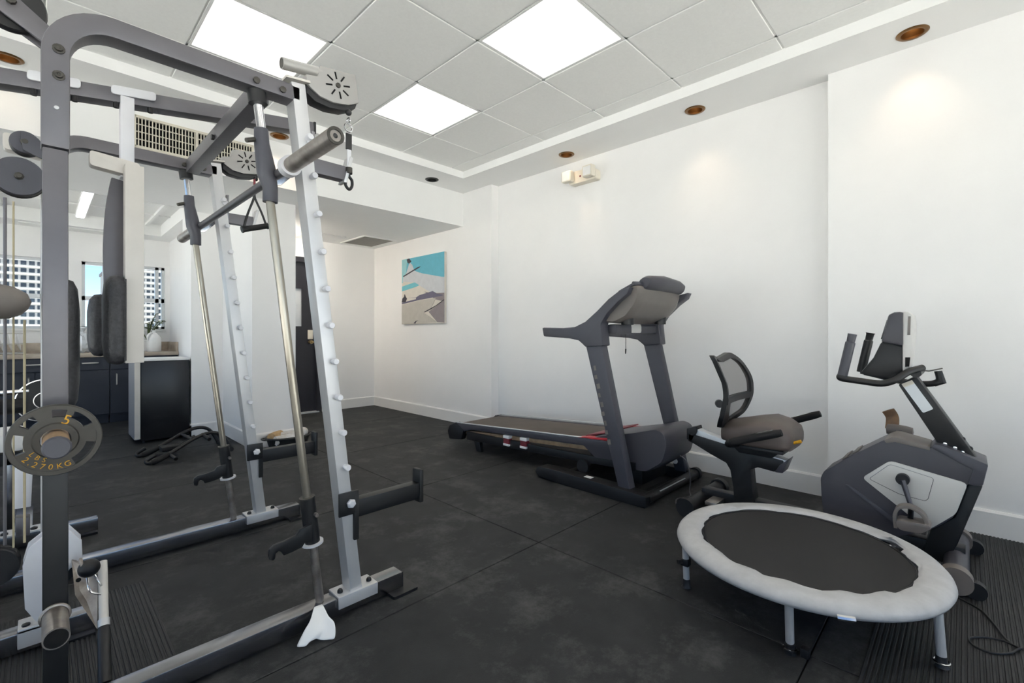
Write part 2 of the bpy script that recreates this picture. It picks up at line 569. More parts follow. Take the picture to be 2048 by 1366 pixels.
# kitchen window wall: solid around three windows
WZ0, WZ1 = 1.16, 2.03
wins = [(-1.60, 0.03), (0.37, 0.61), (0.705, 1.236)]
ww = MB().bx(XL - .2, 1.29, YW, YW + .22, -.1, WZ0).bx(XL - .2, 1.29, YW, YW + .22, WZ1, ZTOP)
edges = [XL - .2] + [e for w in wins for e in w] + [1.29]
for k in range(0, len(edges), 2):
    ww.bx(edges[k], edges[k + 1], YW, YW + .22, WZ0, WZ1)
struct('wall_kitchen', ww, 'wall_paint', smooth=0)
def window(n, x0, x1, z0, z1, zt, y, mulls=(), axis='Y'):
    fr = MB(); t = .035; d0, d1_ = y + .05, y + .11
    def b(mb, a0, a1, e0, e1, q0, q1):
        if axis == 'Y': mb.bx(a0, a1, e0, e1, q0, q1)
        else: mb.bx(e0, e1, a0, a1, q0, q1)
    b(fr, x0, x0 + t, d0, d1_, z0, z1); b(fr, x1 - t, x1, d0, d1_, z0, z1); b(fr, x0, x1, d0, d1_, z0, z0 + t); b(fr, x0, x1, d0, d1_, z1 - t, z1)
    b(fr, x0, x1, d0, d1_, zt - .028, zt + .028)
    for mx in mulls: b(fr, mx - .02, mx + .02, d0, d1_, z0, z1)
    w = struct('window_%d' % n, fr, 'aluminium', smooth=0)
    cuts = [x0] + list(mulls) + [x1]
    for c0, c1 in zip(cuts[:-1], cuts[1:]):
        for q0, q1 in ((z0 + .02, zt - .02), (zt + .02, z1 - .02)):
            p = MB(); b(p, c0 + .015, c1 - .015, y + .078, y + .082, q0, q1)
            build('pane', p, 'window_glass', w, smooth=0)
    s = MB(); b(s, x0 - .01, x1 + .01, y - .03, y + .05, z0 - .03, z0)
    build('window_sill', s, 'trim_white', w, bevel=.004)
    return w
window(1, wins[0][0], wins[0][1], WZ0, WZ1, 1.56, YW, mulls=(-.79,))
window(2, wins[1][0], wins[1][1], WZ0, WZ1, 1.56, YW)
window(3, wins[2][0], wins[2][1], WZ0, WZ1, 1.56, YW, mulls=(1.15,))

# left wall, glazing enlarged for fill, onto an added sunlit terrace, and the wall behind the camera
LW = [(-2.35, 0.0), (0.35, 2.85), (3.2, 5.7), (6.0, 7.9)]  # inferred windows, widened for fill; the last one added to light the kitchen
LZ0, LZ1 = .10, 2.42
lw = MB().bx(XL - .22, XL, YF - .2, YW + .22, -.1, LZ0).bx(XL - .22, XL, YF - .2, YW + .22, LZ1, ZTOP)
ed = [YF - .2] + [e for w in LW for e in w] + [YW + .22]
for k in range(0, len(ed), 2): lw.bx(XL - .22, XL, ed[k], ed[k + 1], LZ0, LZ1)
struct('wall_left', lw, 'wall_paint', smooth=0)
for i, (a, b_) in enumerate(LW): window(4 + i, a, b_, LZ0, LZ1, 1.9, XL - .16, mulls=((a + b_) / 2,), axis='X')
struct('fill_terrace_outside', MB().bx(-26, XL - .22, -26, 11.5, -.4, -.12).bx(XL - .22, 16, -26, YF - .2, -.4, -.12), 'fill_terrace', smooth=0)  # unseen pale terrace added to bounce sunlight into the room
FWN = [(-2.6, -.75), (-.45, 1.4), (1.7, 3.4)]  # unseen windows behind the camera, added for fill light
fw = MB().bx(XL - .2, XN + .1, YF - .2, YF, -.1, LZ0).bx(XL - .2, XN + .1, YF - .2, YF, LZ1, ZTOP)
ed = [XL - .2] + [e for w in FWN for e in w] + [XN + .1]
for k in range(0, len(ed), 2): fw.bx(ed[k], ed[k + 1], YF - .2, YF, LZ0, LZ1)
struct('wall_front', fw, 'wall_paint', smooth=0)
for i, (a, b_) in enumerate(FWN): window(8 + i, a, b_, LZ0, LZ1, 1.9, YF - .16, mulls=((a + b_) / 2,))
struct('ceiling_sun_blocker', MB().bx(XL - .3, XM + .4, YF - 2.6, YF - .3, ZTOP - .05, ZTOP + .15), 'ceiling_paint', smooth=0)  # unseen overhang added to keep direct sun out of the front windows

# ceiling: perimeter band, tile field, soffit with the low ceiling, roof
TX0, TX1, TY0, TY1 = -2.47, 3.258, -2.43, 3.945
LIGHTS_R = [(3.454, .215, True), (3.486, 1.47, True), (3.498, 2.706, True), (3.47, -1.03, True)]
SPOT_B = 2.2                                     # the downlights along the soffit are dimmer
LIGHTS_B = [(-.143, 4.215, True), (1.44, 4.215, True), (3.026, 4.206, False), (-1.72, 4.215, True)]
per = MB().bx(XL, TX0, YF, YS, ZC, ZTOP).bx(TX1, XM + .02, YF, YS, ZC, ZTOP).bx(TX0, TX1, YF, TY0, ZC, ZTOP).bx(TX0, TX1, TY1, YS, ZC, ZTOP)
ceil = struct('ceiling', per, 'ceiling_paint', smooth=0)
cut = MB()
for (x, y, lit) in LIGHTS_R + LIGHTS_B:
    cut.lathe((x, y, ZC - .05), (0, 0, 1), [(0, 0), (.058, 0), (.058, .17), (0, .17)], 32)
cutter = build('cutter', cut, 'ceiling_paint', smooth=0)
bo = ceil.modifiers.new('holes', 'BOOLEAN'); bo.object = cutter; bo.operation = 'DIFFERENCE'; bo.solver = 'EXACT'; bo.use_self = True
dg = bpy.context.evaluated_depsgraph_get()
me2 = bpy.data.meshes.new_from_object(ceil.evaluated_get(dg))
ceil.modifiers.clear(); ceil.data = me2
bpy.data.objects.remove(cutter)
struct('trim_1', MB().bx(TX1 - .012, TX1, TY0, TY1, ZC - .0, ZT).bx(TX0, TX1, TY1 - .012, TY1, ZC - .0, ZT), 'ceiling_paint', smooth=0)

# tile grid: measured lines, then carried on at the same pitch
gx = [3.085 - .6137 * k for k in range(10)]
gy = [3.42 - .6525 * k for k in range(9)]
gxs = [TX0] + sorted(g for g in gx if g > TX0 + .05) + [TX1]
gys = [TY0] + sorted(g for g in gy if g > TY0 + .05) + [TY1]
grid = MB()
for g in gxs[1:-1]: grid.bx(g - .012, g + .012, TY0, TY1, ZT, ZT + .02)
for g in gys[1:-1]: grid.bx(TX0, TX1, g - .012, g + .012, ZT, ZT + .0202)
build('grid_bars', grid, 'grid_white', ceil, smooth=0)
struct('trim_2', MB().bx(TX0, TX1, TY0, TY1, ZT + .02, ZTOP), 'ceiling_paint', smooth=0)
def near(a, b): return abs(a - b) < .03
panel_cells = []
for i in range(len(gxs) - 1):
    for j in range(len(gys) - 1):
        x0, x1, y0, y1 = gxs[i], gxs[i + 1], gys[j], gys[j + 1]
        cxm, cym = (x0 + x1) / 2, (y0 + y1) / 2
        is_panel = any(near(cxm, 2.151 - 1.2274 * a) for a in range(4)) and any(near(cym, 3.094 - 1.305 * a) for a in range(4))
        if is_panel:
            panel_cells.append((x0, x1, y0, y1)); continue
        e = .006
        build('ceiling_tile', MB().bx(x0 + e, x1 - e, y0 + e, y1 - e, ZT - .006, ZT + .012), 'ceiling_tile', ceil, bevel=.003, segs=1, smooth=0)
def panel_label(x0, y0):
    if near(x0, 1.8577) and y0 > 2.5: return 'square light panel farthest from the windows side, by the soffit', 0
    return None, 0
for (x0, x1, y0, y1) in panel_cells:
    a = abs(x0 - 1.8577) < .05; far = y0 > 2.5
    if a and far: lb = 'small-looking bright square ceiling light panel right of the hanging carabiner strap'
    elif a and 1.2 < y0 < 2.2: lb = 'largest bright square ceiling light panel, cut by the top of the photo'
    elif abs(x0 - .63) < .05 and far: lb = 'bright square ceiling light panel above the grey bent rack frame'
    else: lb = 'bright square ceiling light panel out of the picture behind the viewer'
    t = thing('ceiling_light', ((x0 + x1) / 2, (y0 + y1) / 2, ZT), lb, 'light', 'ceiling light panels')
    fr = MB(); q = .016
    fr.bx(x0 + .004, x0 + q + .004, y0 + .004, y1 - .004, ZT - .004, ZT + .014).bx(x1 - q - .004, x1 - .004, y0 + .004, y1 - .004, ZT - .004, ZT + .014)
    fr.bx(x0 + .004, x1 - .004, y0 + .004, y0 + q + .004, ZT - .004, ZT + .0141).bx(x0 + .004, x1 - .004, y1 - q - .004, y1 - .004, ZT - .004, ZT + .0141)
    build('frame', fr, 'grid_white', t, smooth=0)
    build('diffuser', MB().bx(x0 + .02, x1 - .02, y0 + .02, y1 - .02, ZT + .004, ZT + .012), 'lamp_panel', t, smooth=0)

# low ceiling with the recessed kitchen tray
KX0, KX1, KY0, KY1 = -1.65, 1.13, 5.76, 7.72
low = MB().bx(XL, XB + .05, YS, KY0, ZL, ZTOP).bx(XL, KX0, KY0, YW, ZL, ZTOP).bx(KX1, 1.5, KY0, YW, ZL, ZTOP).bx(KX0, KX1, KY1, YW, ZL, ZTOP).bx(1.5, XB + .05, KY0, YBK + .1, ZL, ZTOP)
struct('ceiling_low', low, 'ceiling_paint', smooth=0)
struct('trim_3', MB().bx(KX0, KX1, KY0, KY1, 2.55, ZTOP), 'ceiling_tile', smooth=0)
ktr = struct('trim_4', MB().bx(KX0, KX1, KY0, KY0 + .02, 2.40, 2.55).bx(KX0, KX1, KY1 - .02, KY1, 2.40, 2.55), 'grid_white', smooth=0)
for x in (.98, .33, -.32, -.97):
    build('grid_bar', MB().bx(x - .018, x + .018, KY0, KY1, 2.52, 2.55), 'grid_white', ktr, smooth=0)
for y in (6.41, 7.06):
    build('grid_bar', MB().bx(KX0, KX1, y - .012, y + .012, 2.535, 2.551), 'grid_white', ktr, smooth=0)
for x, lb in ((.33, 'narrow white strip light in the kitchen ceiling recess beside the padded arms'), (-.97, 'narrow white strip light in the kitchen ceiling recess, far left')):
    t = thing('strip_light', (x, 6.74, 2.5), lb, 'light', 'kitchen strip lights')
    build('housing', MB().bx(x - .045, x + .045, 5.95, 7.53, 2.485, 2.52), 'white_plastic', t, bevel=.006)
    build('diffuser', MB().bx(x - .036, x + .036, 5.97, 7.51, 2.474, 2.486), 'strip_lamp', t, bevel=.004)
struct('ceiling_roof', MB().bx(XL - .3, XM + .4, YF - .3, YW + .3, ZTOP, ZTOP + .15), 'slab', smooth=0)  # unseen slab put above the ceilings to keep the sun out
# flat access panel on the low kitchen ceiling
tag(build('ceiling_hatch', MB().bx(-.18, .62, 7.8, 8.0, ZL - .012, ZL), 'ceiling_tile', bevel=.003), 'flat pale access panel on the kitchen ceiling above the windows', 'panel')
tag(build('ceiling_speck', MB().lathe((.76, 7.86, ZL), (0, 0, -1), [(0, 0), (.04, 0), (.045, .008), (.03, .02), (0, .022)]), 'white_plastic'), 'tiny round white sensor on the kitchen ceiling', 'sensor')

# downlights
names = {(3.454, .215): 'round bronze downlight nearest the viewer above the white wall', (3.486, 1.47): 'round bronze downlight over the wall above the recumbent bike seat',
         (3.498, 2.706): 'round bronze downlight right above the emergency light', (3.47, -1.03): 'round bronze downlight behind the viewer along the white wall',
         (-.143, 4.215): 'round bronze downlight in the ceiling at the left picture edge', (1.44, 4.215): 'round bronze downlight half hidden behind the slanted rack upright',
         (3.026, 4.206): 'unlit round black downlight in the far ceiling corner', (-1.72, 4.215): 'round bronze downlight out of the picture on the left'}
for (x, y, lit) in LIGHTS_R + LIGHTS_B:
    t = thing('downlight', (x, y, ZC), names[(x, y)], 'light', 'ceiling downlights')
    trim = 'bronze' if lit else 'black_paint'  # darkness of the unlit fixture put into its trim colour
    build('trim_ring', MB().lathe((x, y, ZC), (0, 0, 1), [(.052, .004), (.052, -.006), (.066, -.008), (.074, -.002), (.074, .0), (.058, .002)], 36), trim, t, smooth=50)
    build('reflector', MB().lathe((x, y, ZC), (0, 0, 1), [(.055, 0), (.05, .05), (.036, .085), (.0, .088)], 32), trim, t, smooth=60)
    if lit:
        build('bulb', MB().lathe((x, y, ZC), (0, 0, 1), [(0, .052), (.026, .055), (.03, .066), (.024, .082), (0, .084)], 24), 'lamp_bulb', t, smooth=60)
        ld = bpy.data.lights.new('downlight_beam', 'SPOT')
        ld.energy = SPOT_WATTS if x > 3.3 else (14.0 if x > 1 else SPOT_B); ld.color = (1.0, .74, .50); ld.spot_size = math.radians(84); ld.spot_blend = 1.0; ld.shadow_soft_size = .018
        lo = bpy.data.objects.new('downlight_beam', ld); COL.objects.link(lo)
        lo.parent = t; lo.location = (0, 0, .045)

# unseen dome lamp added behind the partition to brighten the door passage
t = thing('fill_dome', (1.965, 6.05, ZL), 'added unseen dome light brightening the door passage, hidden behind the partition', 'light')
build('base_ring', MB().lathe((1.965, 6.05, ZL), (0, 0, -1), [(0, 0), (.15, 0), (.15, .02), (.14, .025), (0, .025)], 32), 'white_plastic', t)
build('dome', MB().lathe((1.965, 6.05, ZL), (0, 0, -1), [(.138, .02), (.132, .05), (.105, .08), (.06, .1), (0, .106)], 32), 'fill_dome_glow', t, smooth=60)

# wall and ceiling grilles
gx0, gx1, gz0, gz1 = .484, 1.262, 2.475, 2.69
t = thing('wall_grille', ((gx0 + gx1) / 2, YS, gz0), 'large cream slatted air grille on the soffit behind the rack', 'grille')
build('backing', MB().bx(gx0, gx1, YS - .006, YS - .002, gz0, gz1), 'dark_void', t, smooth=0)
fr = MB().bx(gx0 - .012, gx0 + .006, YS - .03, YS, gz0 - .012, gz1 + .012).bx(gx1 - .006, gx1 + .012, YS - .03, YS, gz0 - .012, gz1 + .012)
fr.bx(gx0, gx1, YS - .03, YS, gz0 - .012, gz0 + .006).bx(gx0, gx1, YS - .03, YS, gz1 - .006, gz1 + .012).bx(.858, .872, YS - .031, YS, gz0, gz1)
build('frame', fr, 'vent_bar', t, smooth=0)
nb = 38; src = None
for k in range(1, nb):
    x = gx0 + (gx1 - gx0) * k / nb
    if src is None: src = build('slat', MB().bx(x - .003, x + .003, YS - .026, YS - .008, gz0, gz1), 'vent_bar', t, smooth=0)
    else: copy_part(src, (x, YS - .017, (gz0 + gz1) / 2), t)
for z in (gz0 + .055, gz0 + .11, gz0 + .165):
    build('cross_bar', MB().bx(gx0, gx1, YS - .022, YS - .012, z - .003, z + .003), 'vent_bar', t, smooth=0)
c = [at(x, y, 'Z', ZL) for x, y in ((682, 488), (714, 478), (779, 488), (744, 497))]
vx0, vx1, vy0, vy1 = 3.02, 3.46, 5.7, 6.33
t = thing('ceiling_grille', ((vx0 + vx1) / 2, (vy0 + vy1) / 2, ZL), 'square grey return grille in the low ceiling by the corner', 'grille')
fr = MB().bx(vx0 - .03, vx0, vy0 - .03, vy1 + .03, ZL - .012, ZL).bx(vx1, vx1 + .03, vy0 - .03, vy1 + .03, ZL - .012, ZL).bx(vx0, vx1, vy0 - .03, vy0, ZL - .012, ZL).bx(vx0, vx1, vy1, vy1 + .03, ZL - .012, ZL)
build('frame', fr, 'trim_white', t, smooth=0)
build('mesh_screen', MB().bx(vx0, vx1, vy0, vy1, ZL - .005, ZL), 'vent_fill', t, smooth=0)
tag(build('ceiling_hatch', MB().bx(2.38, 2.88, 5.95, 6.35, ZL - .01, ZL), 'ceiling_paint', bevel=.003), 'white access hatch in the low ceiling before the door', 'hatch')

# kitchen units, counter
t_items = []
CF = 7.50
base_lab = ['dark blue base cabinet beside the small fridge', 'dark blue base cabinet behind the padded arms', 'dark blue base cabinet at the left edge behind the cables']
units = [(.86, 1.285), (.60, .855), (.24, .595), (-.32, .235), (-.83, -.325)]
labs = ['dark blue base cabinet behind the black fridge, right end of the counter', 'narrow dark blue base cabinet just left of the black fridge', 'dark blue base cabinet under the crumpled bag, behind the padded arms',
        'dark blue base cabinet seen behind the front rack post', 'dark blue base cabinet at the left edge behind the thin cables']
for (x0, x1), lb in zip(units, labs):
    t = thing('base_cabinet', ((x0 + x1) / 2, CF + .3, 0), lb, 'cabinet', 'kitchen base cabinets')
    build('body', MB().bx(x0, x1, CF + .02, YW - .01, .10, .815).bx(x0 + .004, x1 - .004, CF + .07, YW - .01, 0, .10), 'cabinet_blue', t, smooth=0)
    dr = build('drawer', MB().bx(x0 + .003, x1 - .003, CF, CF + .02, .66, .812), 'cabinet_blue', t, bevel=.003, segs=1)
    xm = (x0 + x1) / 2
    build('handle', MB().tube([(xm - .07, CF, .745), (xm - .07, CF - .025, .745), (xm + .07, CF - .025, .745), (xm + .07, CF, .745)], .007, 10), 'handle_metal', dr)
    if x1 - x0 > .5:
        for a, b_, hx in ((x0, xm, xm - .05), (xm, x1, xm + .05)):
            dd = build('door', MB().bx(a + .003, b_ - .003, CF, CF + .02, .115, .654), 'cabinet_blue', t, bevel=.003, segs=1)
            build('handle', MB().tube([(hx, CF, .47), (hx, CF - .025, .475), (hx, CF - .025, .595), (hx, CF, .60)], .007, 10), 'handle_metal', dd)
    else:
        dd = build('door', MB().bx(x0 + .003, x1 - .003, CF, CF + .02, .115, .654), 'cabinet_blue', t, bevel=.003, segs=1)
        build('handle', MB().tube([(x0 + .06, CF, .47), (x0 + .06, CF - .025, .475), (x0 + .06, CF - .025, .595), (x0 + .06, CF, .60)], .007, 10), 'handle_metal', dd)
t = thing('countertop', (0, CF + .3, .815), 'mottled tan stone kitchen countertop below the windows', 'countertop')
build('slab', MB().bx(-.83, 1.288, CF - .03, YW - .002, .815, .862), 'stone', t, bevel=.006)
build('backsplash', MB().bx(-.83, 1.27, YW - .025, YW - .002, .862, .985), 'stone', t, bevel=.003)
build('side_splash', MB().bx(1.268, 1.288, CF, YW - .025, .862, .985), 'stone', t, bevel=.003)
# ================================================================== KITCHEN THINGS
# small fridge: black side towards us, silver door facing the windows side
fx0, fx1, fy0, fy1, fz = .70, 1.105, 5.86, 6.30, .835
t = thing('mini_fridge', ((fx0 + fx1) / 2, (fy0 + fy1) / 2, 0), 'small black fridge with a silver door against the partition', 'fridge')
build('body', MB().bx(fx0, fx1, fy0, fy1, .025, fz - .012), 'fridge_black', t, bevel=.008)
build('top', MB().bx(fx0 - .045, fx1, fy0 - .004, fy1 + .004, fz - .012, fz + .008), 'white_plastic', t, bevel=.004)
dr = build('door', MB().bx(fx0 - .052, fx0 - .004, fy0 + .002, fy1 - .002, .04, fz - .014), 'fridge_door', t, bevel=.012)
build('door_edge', MB().bx(fx0 - .05, fx0 - .006, fy0 - .004, fy0 + .003, .05, fz - .022), 'cream_steel', dr)
build('door_gasket', MB().bx(fx0 - .005, fx0 + .001, fy0 + .006, fy1 - .006, .05, fz - .02), 'black_plastic', dr)
for x in (fx0 + .03, fx1 - .04):
    for y in (fy0 + .04, fy1 - .04): build('foot', MB().rod((x, y, 0), (x, y, .028), .016, 10), 'black_plastic', t)

# white water jug on the counter
jx, jy, jz = 1.045, 7.62, .862
t = thing('water_jug', (jx, jy, jz), 'translucent white plastic water jug on the countertop', 'jug')
build('bottle', MB().lathe((jx, jy, jz), (0, 0, 1), [(0, 0), (.07, 0), (.078, .008), (.078, .165), (.07, .19), (.03, .243), (.019, .25), (.019, .265), (0, .265)], 24), 'white_plastic', t, smooth=50)
build('cap', MB().lathe((jx, jy, jz + .265), (0, 0, 1), [(.021, -.012), (.021, .012), (.018, .016), (0, .016)], 18), 'white_plastic', t)
build('grip', MB().tube(smooth_line([(jx - .02, jy - .02, jz + .245), (jx - .055, jy - .045, jz + .235), (jx - .075, jy - .05, jz + .19), (jx - .068, jy - .045, jz + .15)], 4), .011, 8), 'white_plastic', t)

# potted plant behind the jug
px_, py_ = 1.02, 7.93
t = thing('potted_plant', (px_, py_, .862), 'small sprawling green plant in a white pot before the window', 'plant')
build('pot', MB().lathe((px_, py_, .862), (0, 0, 1), [(0, 0), (.05, 0), (.07, .13), (.076, .135), (.076, .15), (.066, .15), (.062, .13), (0, .13)], 22), 'white_plastic', t)
build('soil', MB().lathe((px_, py_, .99), (0, 0, 1), [(0, .012), (.04, .008), (.062, 0)], 18), 'soil', t)
rnd = random.Random(3)
st = MB(); leaves = []
for k in range(9):
    a = rnd.uniform(0, 2 * PI); L = rnd.uniform(.16, .33)
    tip = Vector((px_ + math.cos(a) * L * .62, py_ + math.sin(a) * L * .28, 1.02 + L * rnd.uniform(.75, 1.15)))
    base = Vector((px_, py_, .99)); mid = (base + tip) / 2 + Vector((0, 0, .05))
    path = smooth_line([base, mid, tip], 4); st.tube(path, .005, 6)
    for q in (4, 6, 7, 8): leaves.append((path[q], a + rnd.uniform(-1.2, 1.2), rnd.uniform(.05, .08)))
build('stems', st, 'leaf', t)
for p, a, L in leaves:
    d = Vector((math.cos(a), math.sin(a), rnd.uniform(-.3, .5))).normalized(); s = d.cross(Vector((0, 0, 1))).normalized(); n = s.cross(d)
    vs = [p, p + d * L * .4 + s * L * .28 + n * .004, p + d * L, p + d * L * .4 - s * L * .28 + n * .004, p + d * L * .45 - n * .006]
    build('leaf', MB().add(vs, [(0, 1, 4), (1, 2, 4), (2, 3, 4), (3, 0, 4)]), 'leaf', t)

# glasses / clear wrap heap on the counter, left of the pads, and a slatted rack at the left edge
t = thing('plastic_bag', (.36, 7.72, .862), 'crumpled clear plastic bag on the countertop beside the padded arms', 'bag')
bm_ = MB().ball((.36, 7.72, .985), .125, (.85, .7, .98), 18, 12)
rb = random.Random(5)
for i, p in enumerate(bm_.v):
    c0 = Vector((.36, 7.72, .985)); d = p - c0
    p2 = c0 + d * (1 + .22 * math.sin(d.x * 70 + d.z * 45) * math.cos(d.y * 60 - d.z * 30)); p2.z = max(p2.z, .863)
    bm_.v[i] = p2
build('film', bm_, 'aluminium', t, smooth=20)
build('twist', MB().lathe((.36, 7.72, 1.09), (0, 0, 1), [(.03, 0), (.016, .03), (.035, .075), (.02, .09), (0, .08)], 10), 'aluminium', t, smooth=20)
t = thing('dish_rack', (-.3, 7.8, .862), 'small metal dish rack on the countertop at the left edge', 'rack')
mb = MB()
for z in (.875, .98, 1.10): mb.tube([(-.47, 7.66, z), (-.13, 7.66, z), (-.13, 7.96, z), (-.47, 7.96, z)], .005, 8, closed=True)
for x in (-.47, -.13):
    for y in (7.66, 7.96): mb.rod((x, y, .862), (x, y, 1.115), .006, 8)
build('frame', mb, 'handle_metal', t)
for k in range(7): build('rail', MB().rod((-.42 + .042 * k, 7.66, .98), (-.42 + .042 * k, 7.96, .98), .003, 6), 'handle_metal', t)
for k in range(4): build('plate', MB().lathe((-.40 + .07 * k, 7.81, 1.0), (1, .1, .15), [(0, 0), (.05, 0), (.1, .012), (.102, .016), (.05, .006), (0, .005)], 24), 'white_plastic', t)

# ================================================================== BEYOND THE WINDOWS
def tower(name, x0, x1, y0, z0, z1, bay, floor_h, lb, win_w=.62, win_h=.55, depth=30.0, zv=(-2, 40)):
    t = thing(name, ((x0 + x1) / 2, y0 + depth / 2, z0), lb, 'building', 'buildings beyond the windows')
    build('wall', MB().bx(x0, x1, y0, y0 + depth, z0, z1), 'facade_white', t, smooth=0)
    build('roof', MB().bx(x0 - .6, x1 + .6, y0 - .6, y0 + depth + .6, z1, z1 + 1.5), 'facade_grey', t, smooth=0)
    nb_ = int((x1 - x0) / bay); nf = int((zv[1] - zv[0]) / floor_h); src = None; led = None; off = (x1 - x0 - nb_ * bay) / 2
    for j in range(nf):
        zc = zv[0] + floor_h * (j + .5)
        if led is None: led = build('ledge', MB().bx(x0 - .2, x1 + .2, y0 - .9, y0, zc + floor_h * .42, zc + floor_h * .5), 'facade_white', t, smooth=0)
        else: copy_part(led, ((x0 + x1) / 2, y0 - .45, zc + floor_h * .46), t)
        for i in range(nb_):
            xc = x0 + off + bay * (i + .5)
            if src is None:
                src = build('window', MB().bx(xc - bay * win_w / 2, xc + bay * win_w / 2, y0 - .2, y0 + .1, zc - floor_h * win_h / 2, zc + floor_h * win_h / 2), 'facade_glass', t, smooth=0)
            else: copy_part(src, (xc, y0 - .05, zc), t)
    return t
tower('apartment_tower', -30, 1.2, 300, -40, 70, 2.6, 3.3, 'broad white apartment tower with window bays, seen through the left window', .68, .55)
tower('high_rise', 35.5, 42.2, 300, -40, 80, 2.2, 2.9, 'slim white high-rise with small windows, seen through the right window', .62, .45)
tower('office_block', 43.2, 58, 320, -40, 60, 3.6, 3.4, 'dark banded block right of the slim high-rise', .92, .62)
tower('low_block', 24.5, 34.6, 330, -40, 34, 2.4, 3.2, 'low white block behind the padded arms, left of the slim high-rise', .6, .5)
struct('ground_outside', MB().bx(-400, 500, 12, 600, -41, -40), 'facade_grey', smooth=0)

# ================================================================== WALL THINGS
# canvas print
ax, ay0, ay1, az0, az1 = XB - .001, 4.69, 5.665, 1.23, 2.135
t = thing('canvas_print', (ax, (ay0 + ay1) / 2, az0), 'turquoise canvas photo print of a white sailboat on a beach', 'picture')
build('canvas', MB().bx(ax - .035, ax, ay0, ay1, az0, az1), 'print_sand', t, bevel=.004)
def A(u, v):      # u from the left edge as seen (far side), v down
    return (ay1 + (ay0 - ay1) * u, az1 + (az0 - az1) * v)
layers = [('sky', 'print_sky', [(0, 0), (1, 0), (1, .355), (.62, .31), (.47, .245), (.32, .24), (.26, .12), (.10, .26), (0, .34)]),
          ('sky_edge', 'print_sky_pale', [(0, .0), (.14, 0), (.1, .24), (.02, .36), (0, .36)]),
          ('sea', 'print_sea', [(0, .415), (.32, .375), (.47, .42), (.36, .445), (0, .49)]),
          ('sail', 'print_sail', [(.04, .27), (.11, .22), (.2, .06), (.26, .1), (.32, .2), (.47, .25), (1, .36), (1, .58), (.7, .55), (.5, .46), (.34, .38), (.02, .34)]),
          ('shade', 'print_shade', [(.56, .53), (.75, .57), (1, .575), (1, .7), (.8, .655)]),
          ('hull', 'print_hull', [(.13, .6), (.36, .605), (.44, .575), (.75, .535), (.84, .575), (.97, .6), (.97, .615), (.45, .645), (0, .69), (0, .665), (.36, .63), (.36, .61)]),
          ('ground', 'print_ground', [(0, .70), (.5, .65), (.82, .64), (.7, .8), (.55, .84), (.84, .98), (0, 1)]),
          ('rope', 'print_line', [(.03, .255), (.4, .155), (.47, .15), (.44, .165), (.05, .27)]),
          ('boom', 'print_line', [(.56, .825), (.9, .72), (1, .665), (1, .68), (.72, .79), (.57, .835)]),
          ('trunk', 'print_shade', [(.66, .83), (.9, .72), (1, .69), (1, .99), (.85, .98)]),
          ('mast', 'print_line', [(.13, .01), (.19, .0), (.24, .05), (.19, .08), (.15, .06)]),
          ('figure', 'print_line', [(.0, .66), (.02, .6), (.06, .58), (.075, .54), (.1, .58), (.13, .61), (.09, .66)]),
          ('driftwood', 'print_line', [(.3, .99), (.36, .955), (.42, .95), (.37, .965), (.345, .995)])]
for k, (nm, mm, pts) in enumerate(layers):
    build(nm, MB().prism([A(*p) for p in pts], 'X', ax - .0352 - .0005 * (k + 1), ax - .035), mm, t, smooth=0)

# emergency light
ey, ez = 2.62, 2.61
t = thing('emergency_light', (XM, ey, ez - .05), 'beige twin-head emergency light high on the white wall', 'light')
build('housing', MB().prism(rounded([(ey - .155, ez - .06), (ey + .155, ez - .06), (ey + .155, ez + .05), (ey + .09, ez + .06), (ey - .11, ez + .06), (ey - .155, ez + .03)], .02), 'X', XM - .085, XM), 'beige_plastic', t, bevel=.006)
build('lens', MB().lathe((XM - .084, ey + .02, ez + .0), (-1, 0, 0), [(0, .006), (.008, .005), (.01, 0)], 12), 'maroon', t)
for s, y in ((1, ey + .14), (-1, ey - .105)):
    hd = build('lamp_head', MB().prism(rounded([(y - .055, ez - .045), (y + .055, ez - .045), (y + .055, ez + .058), (y - .055, ez + .062)], .014), 'X', XM - .155, XM - .092), 'beige_plastic', t, bevel=.01)
    build('lamp_face', MB().prism([(y - .042, ez - .034), (y + .042, ez - .034), (y + .042, ez + .046), (y - .042, ez + .046)], 'X', XM - .158, XM - .153), 'white_plastic', hd)
    build('swivel', MB().rod((XM - .095, y, ez), (XM - .08, y, ez), .02), 'beige_plastic', t)

# ================================================================== FLOOR THINGS NEAR THE PARTITION
# ab trainer: two curved tube runners on the floor
t = thing('ab_trainer', (.95, 5.1, 0), 'black tubular ab trainer lying on the floor before the fridge', 'trainer')
def runner(y, dx):
    P = [(.66 + dx, y - .02, .07), (.60 + dx, y - .03, .035), (.62 + dx, y - .05, .016), (.72 + dx, y - .05, .05), (.92 + dx, y, .15), (1.06 + dx, y + .02, .19), (1.16 + dx, y + .02, .155), (1.23 + dx, y, .03)]
    return smooth_line(P, 5)
r1, r2 = runner(5.28, 0), runner(4.92, .02)
for r_ in (r1, r2):
    b_ = build('runner', MB().tube(r_, .0155, 12), 'black_paint', t)
    build('foam_grip', MB().tube(r_[11:17], .023, 12), 'foam_black', b_)
build('foot_bar', MB().tube([(1.235, 5.30, .022), (1.245, 4.88, .022)], .02, 12), 'black_plastic', t)
build('cross_brace', MB().tube([(.93, 5.28, .155), (.95, 4.92, .155)], .012, 10), 'black_paint', t)
hr = build('head_rest', MB().bx(.74, .88, 5.02, 5.16, .055, .10), 'foam_black', t, bevel=.02)
build('strut', MB().rod((.86, 5.09, .08), (1.0, 5.1, .155), .01, 8), 'black_paint', t)
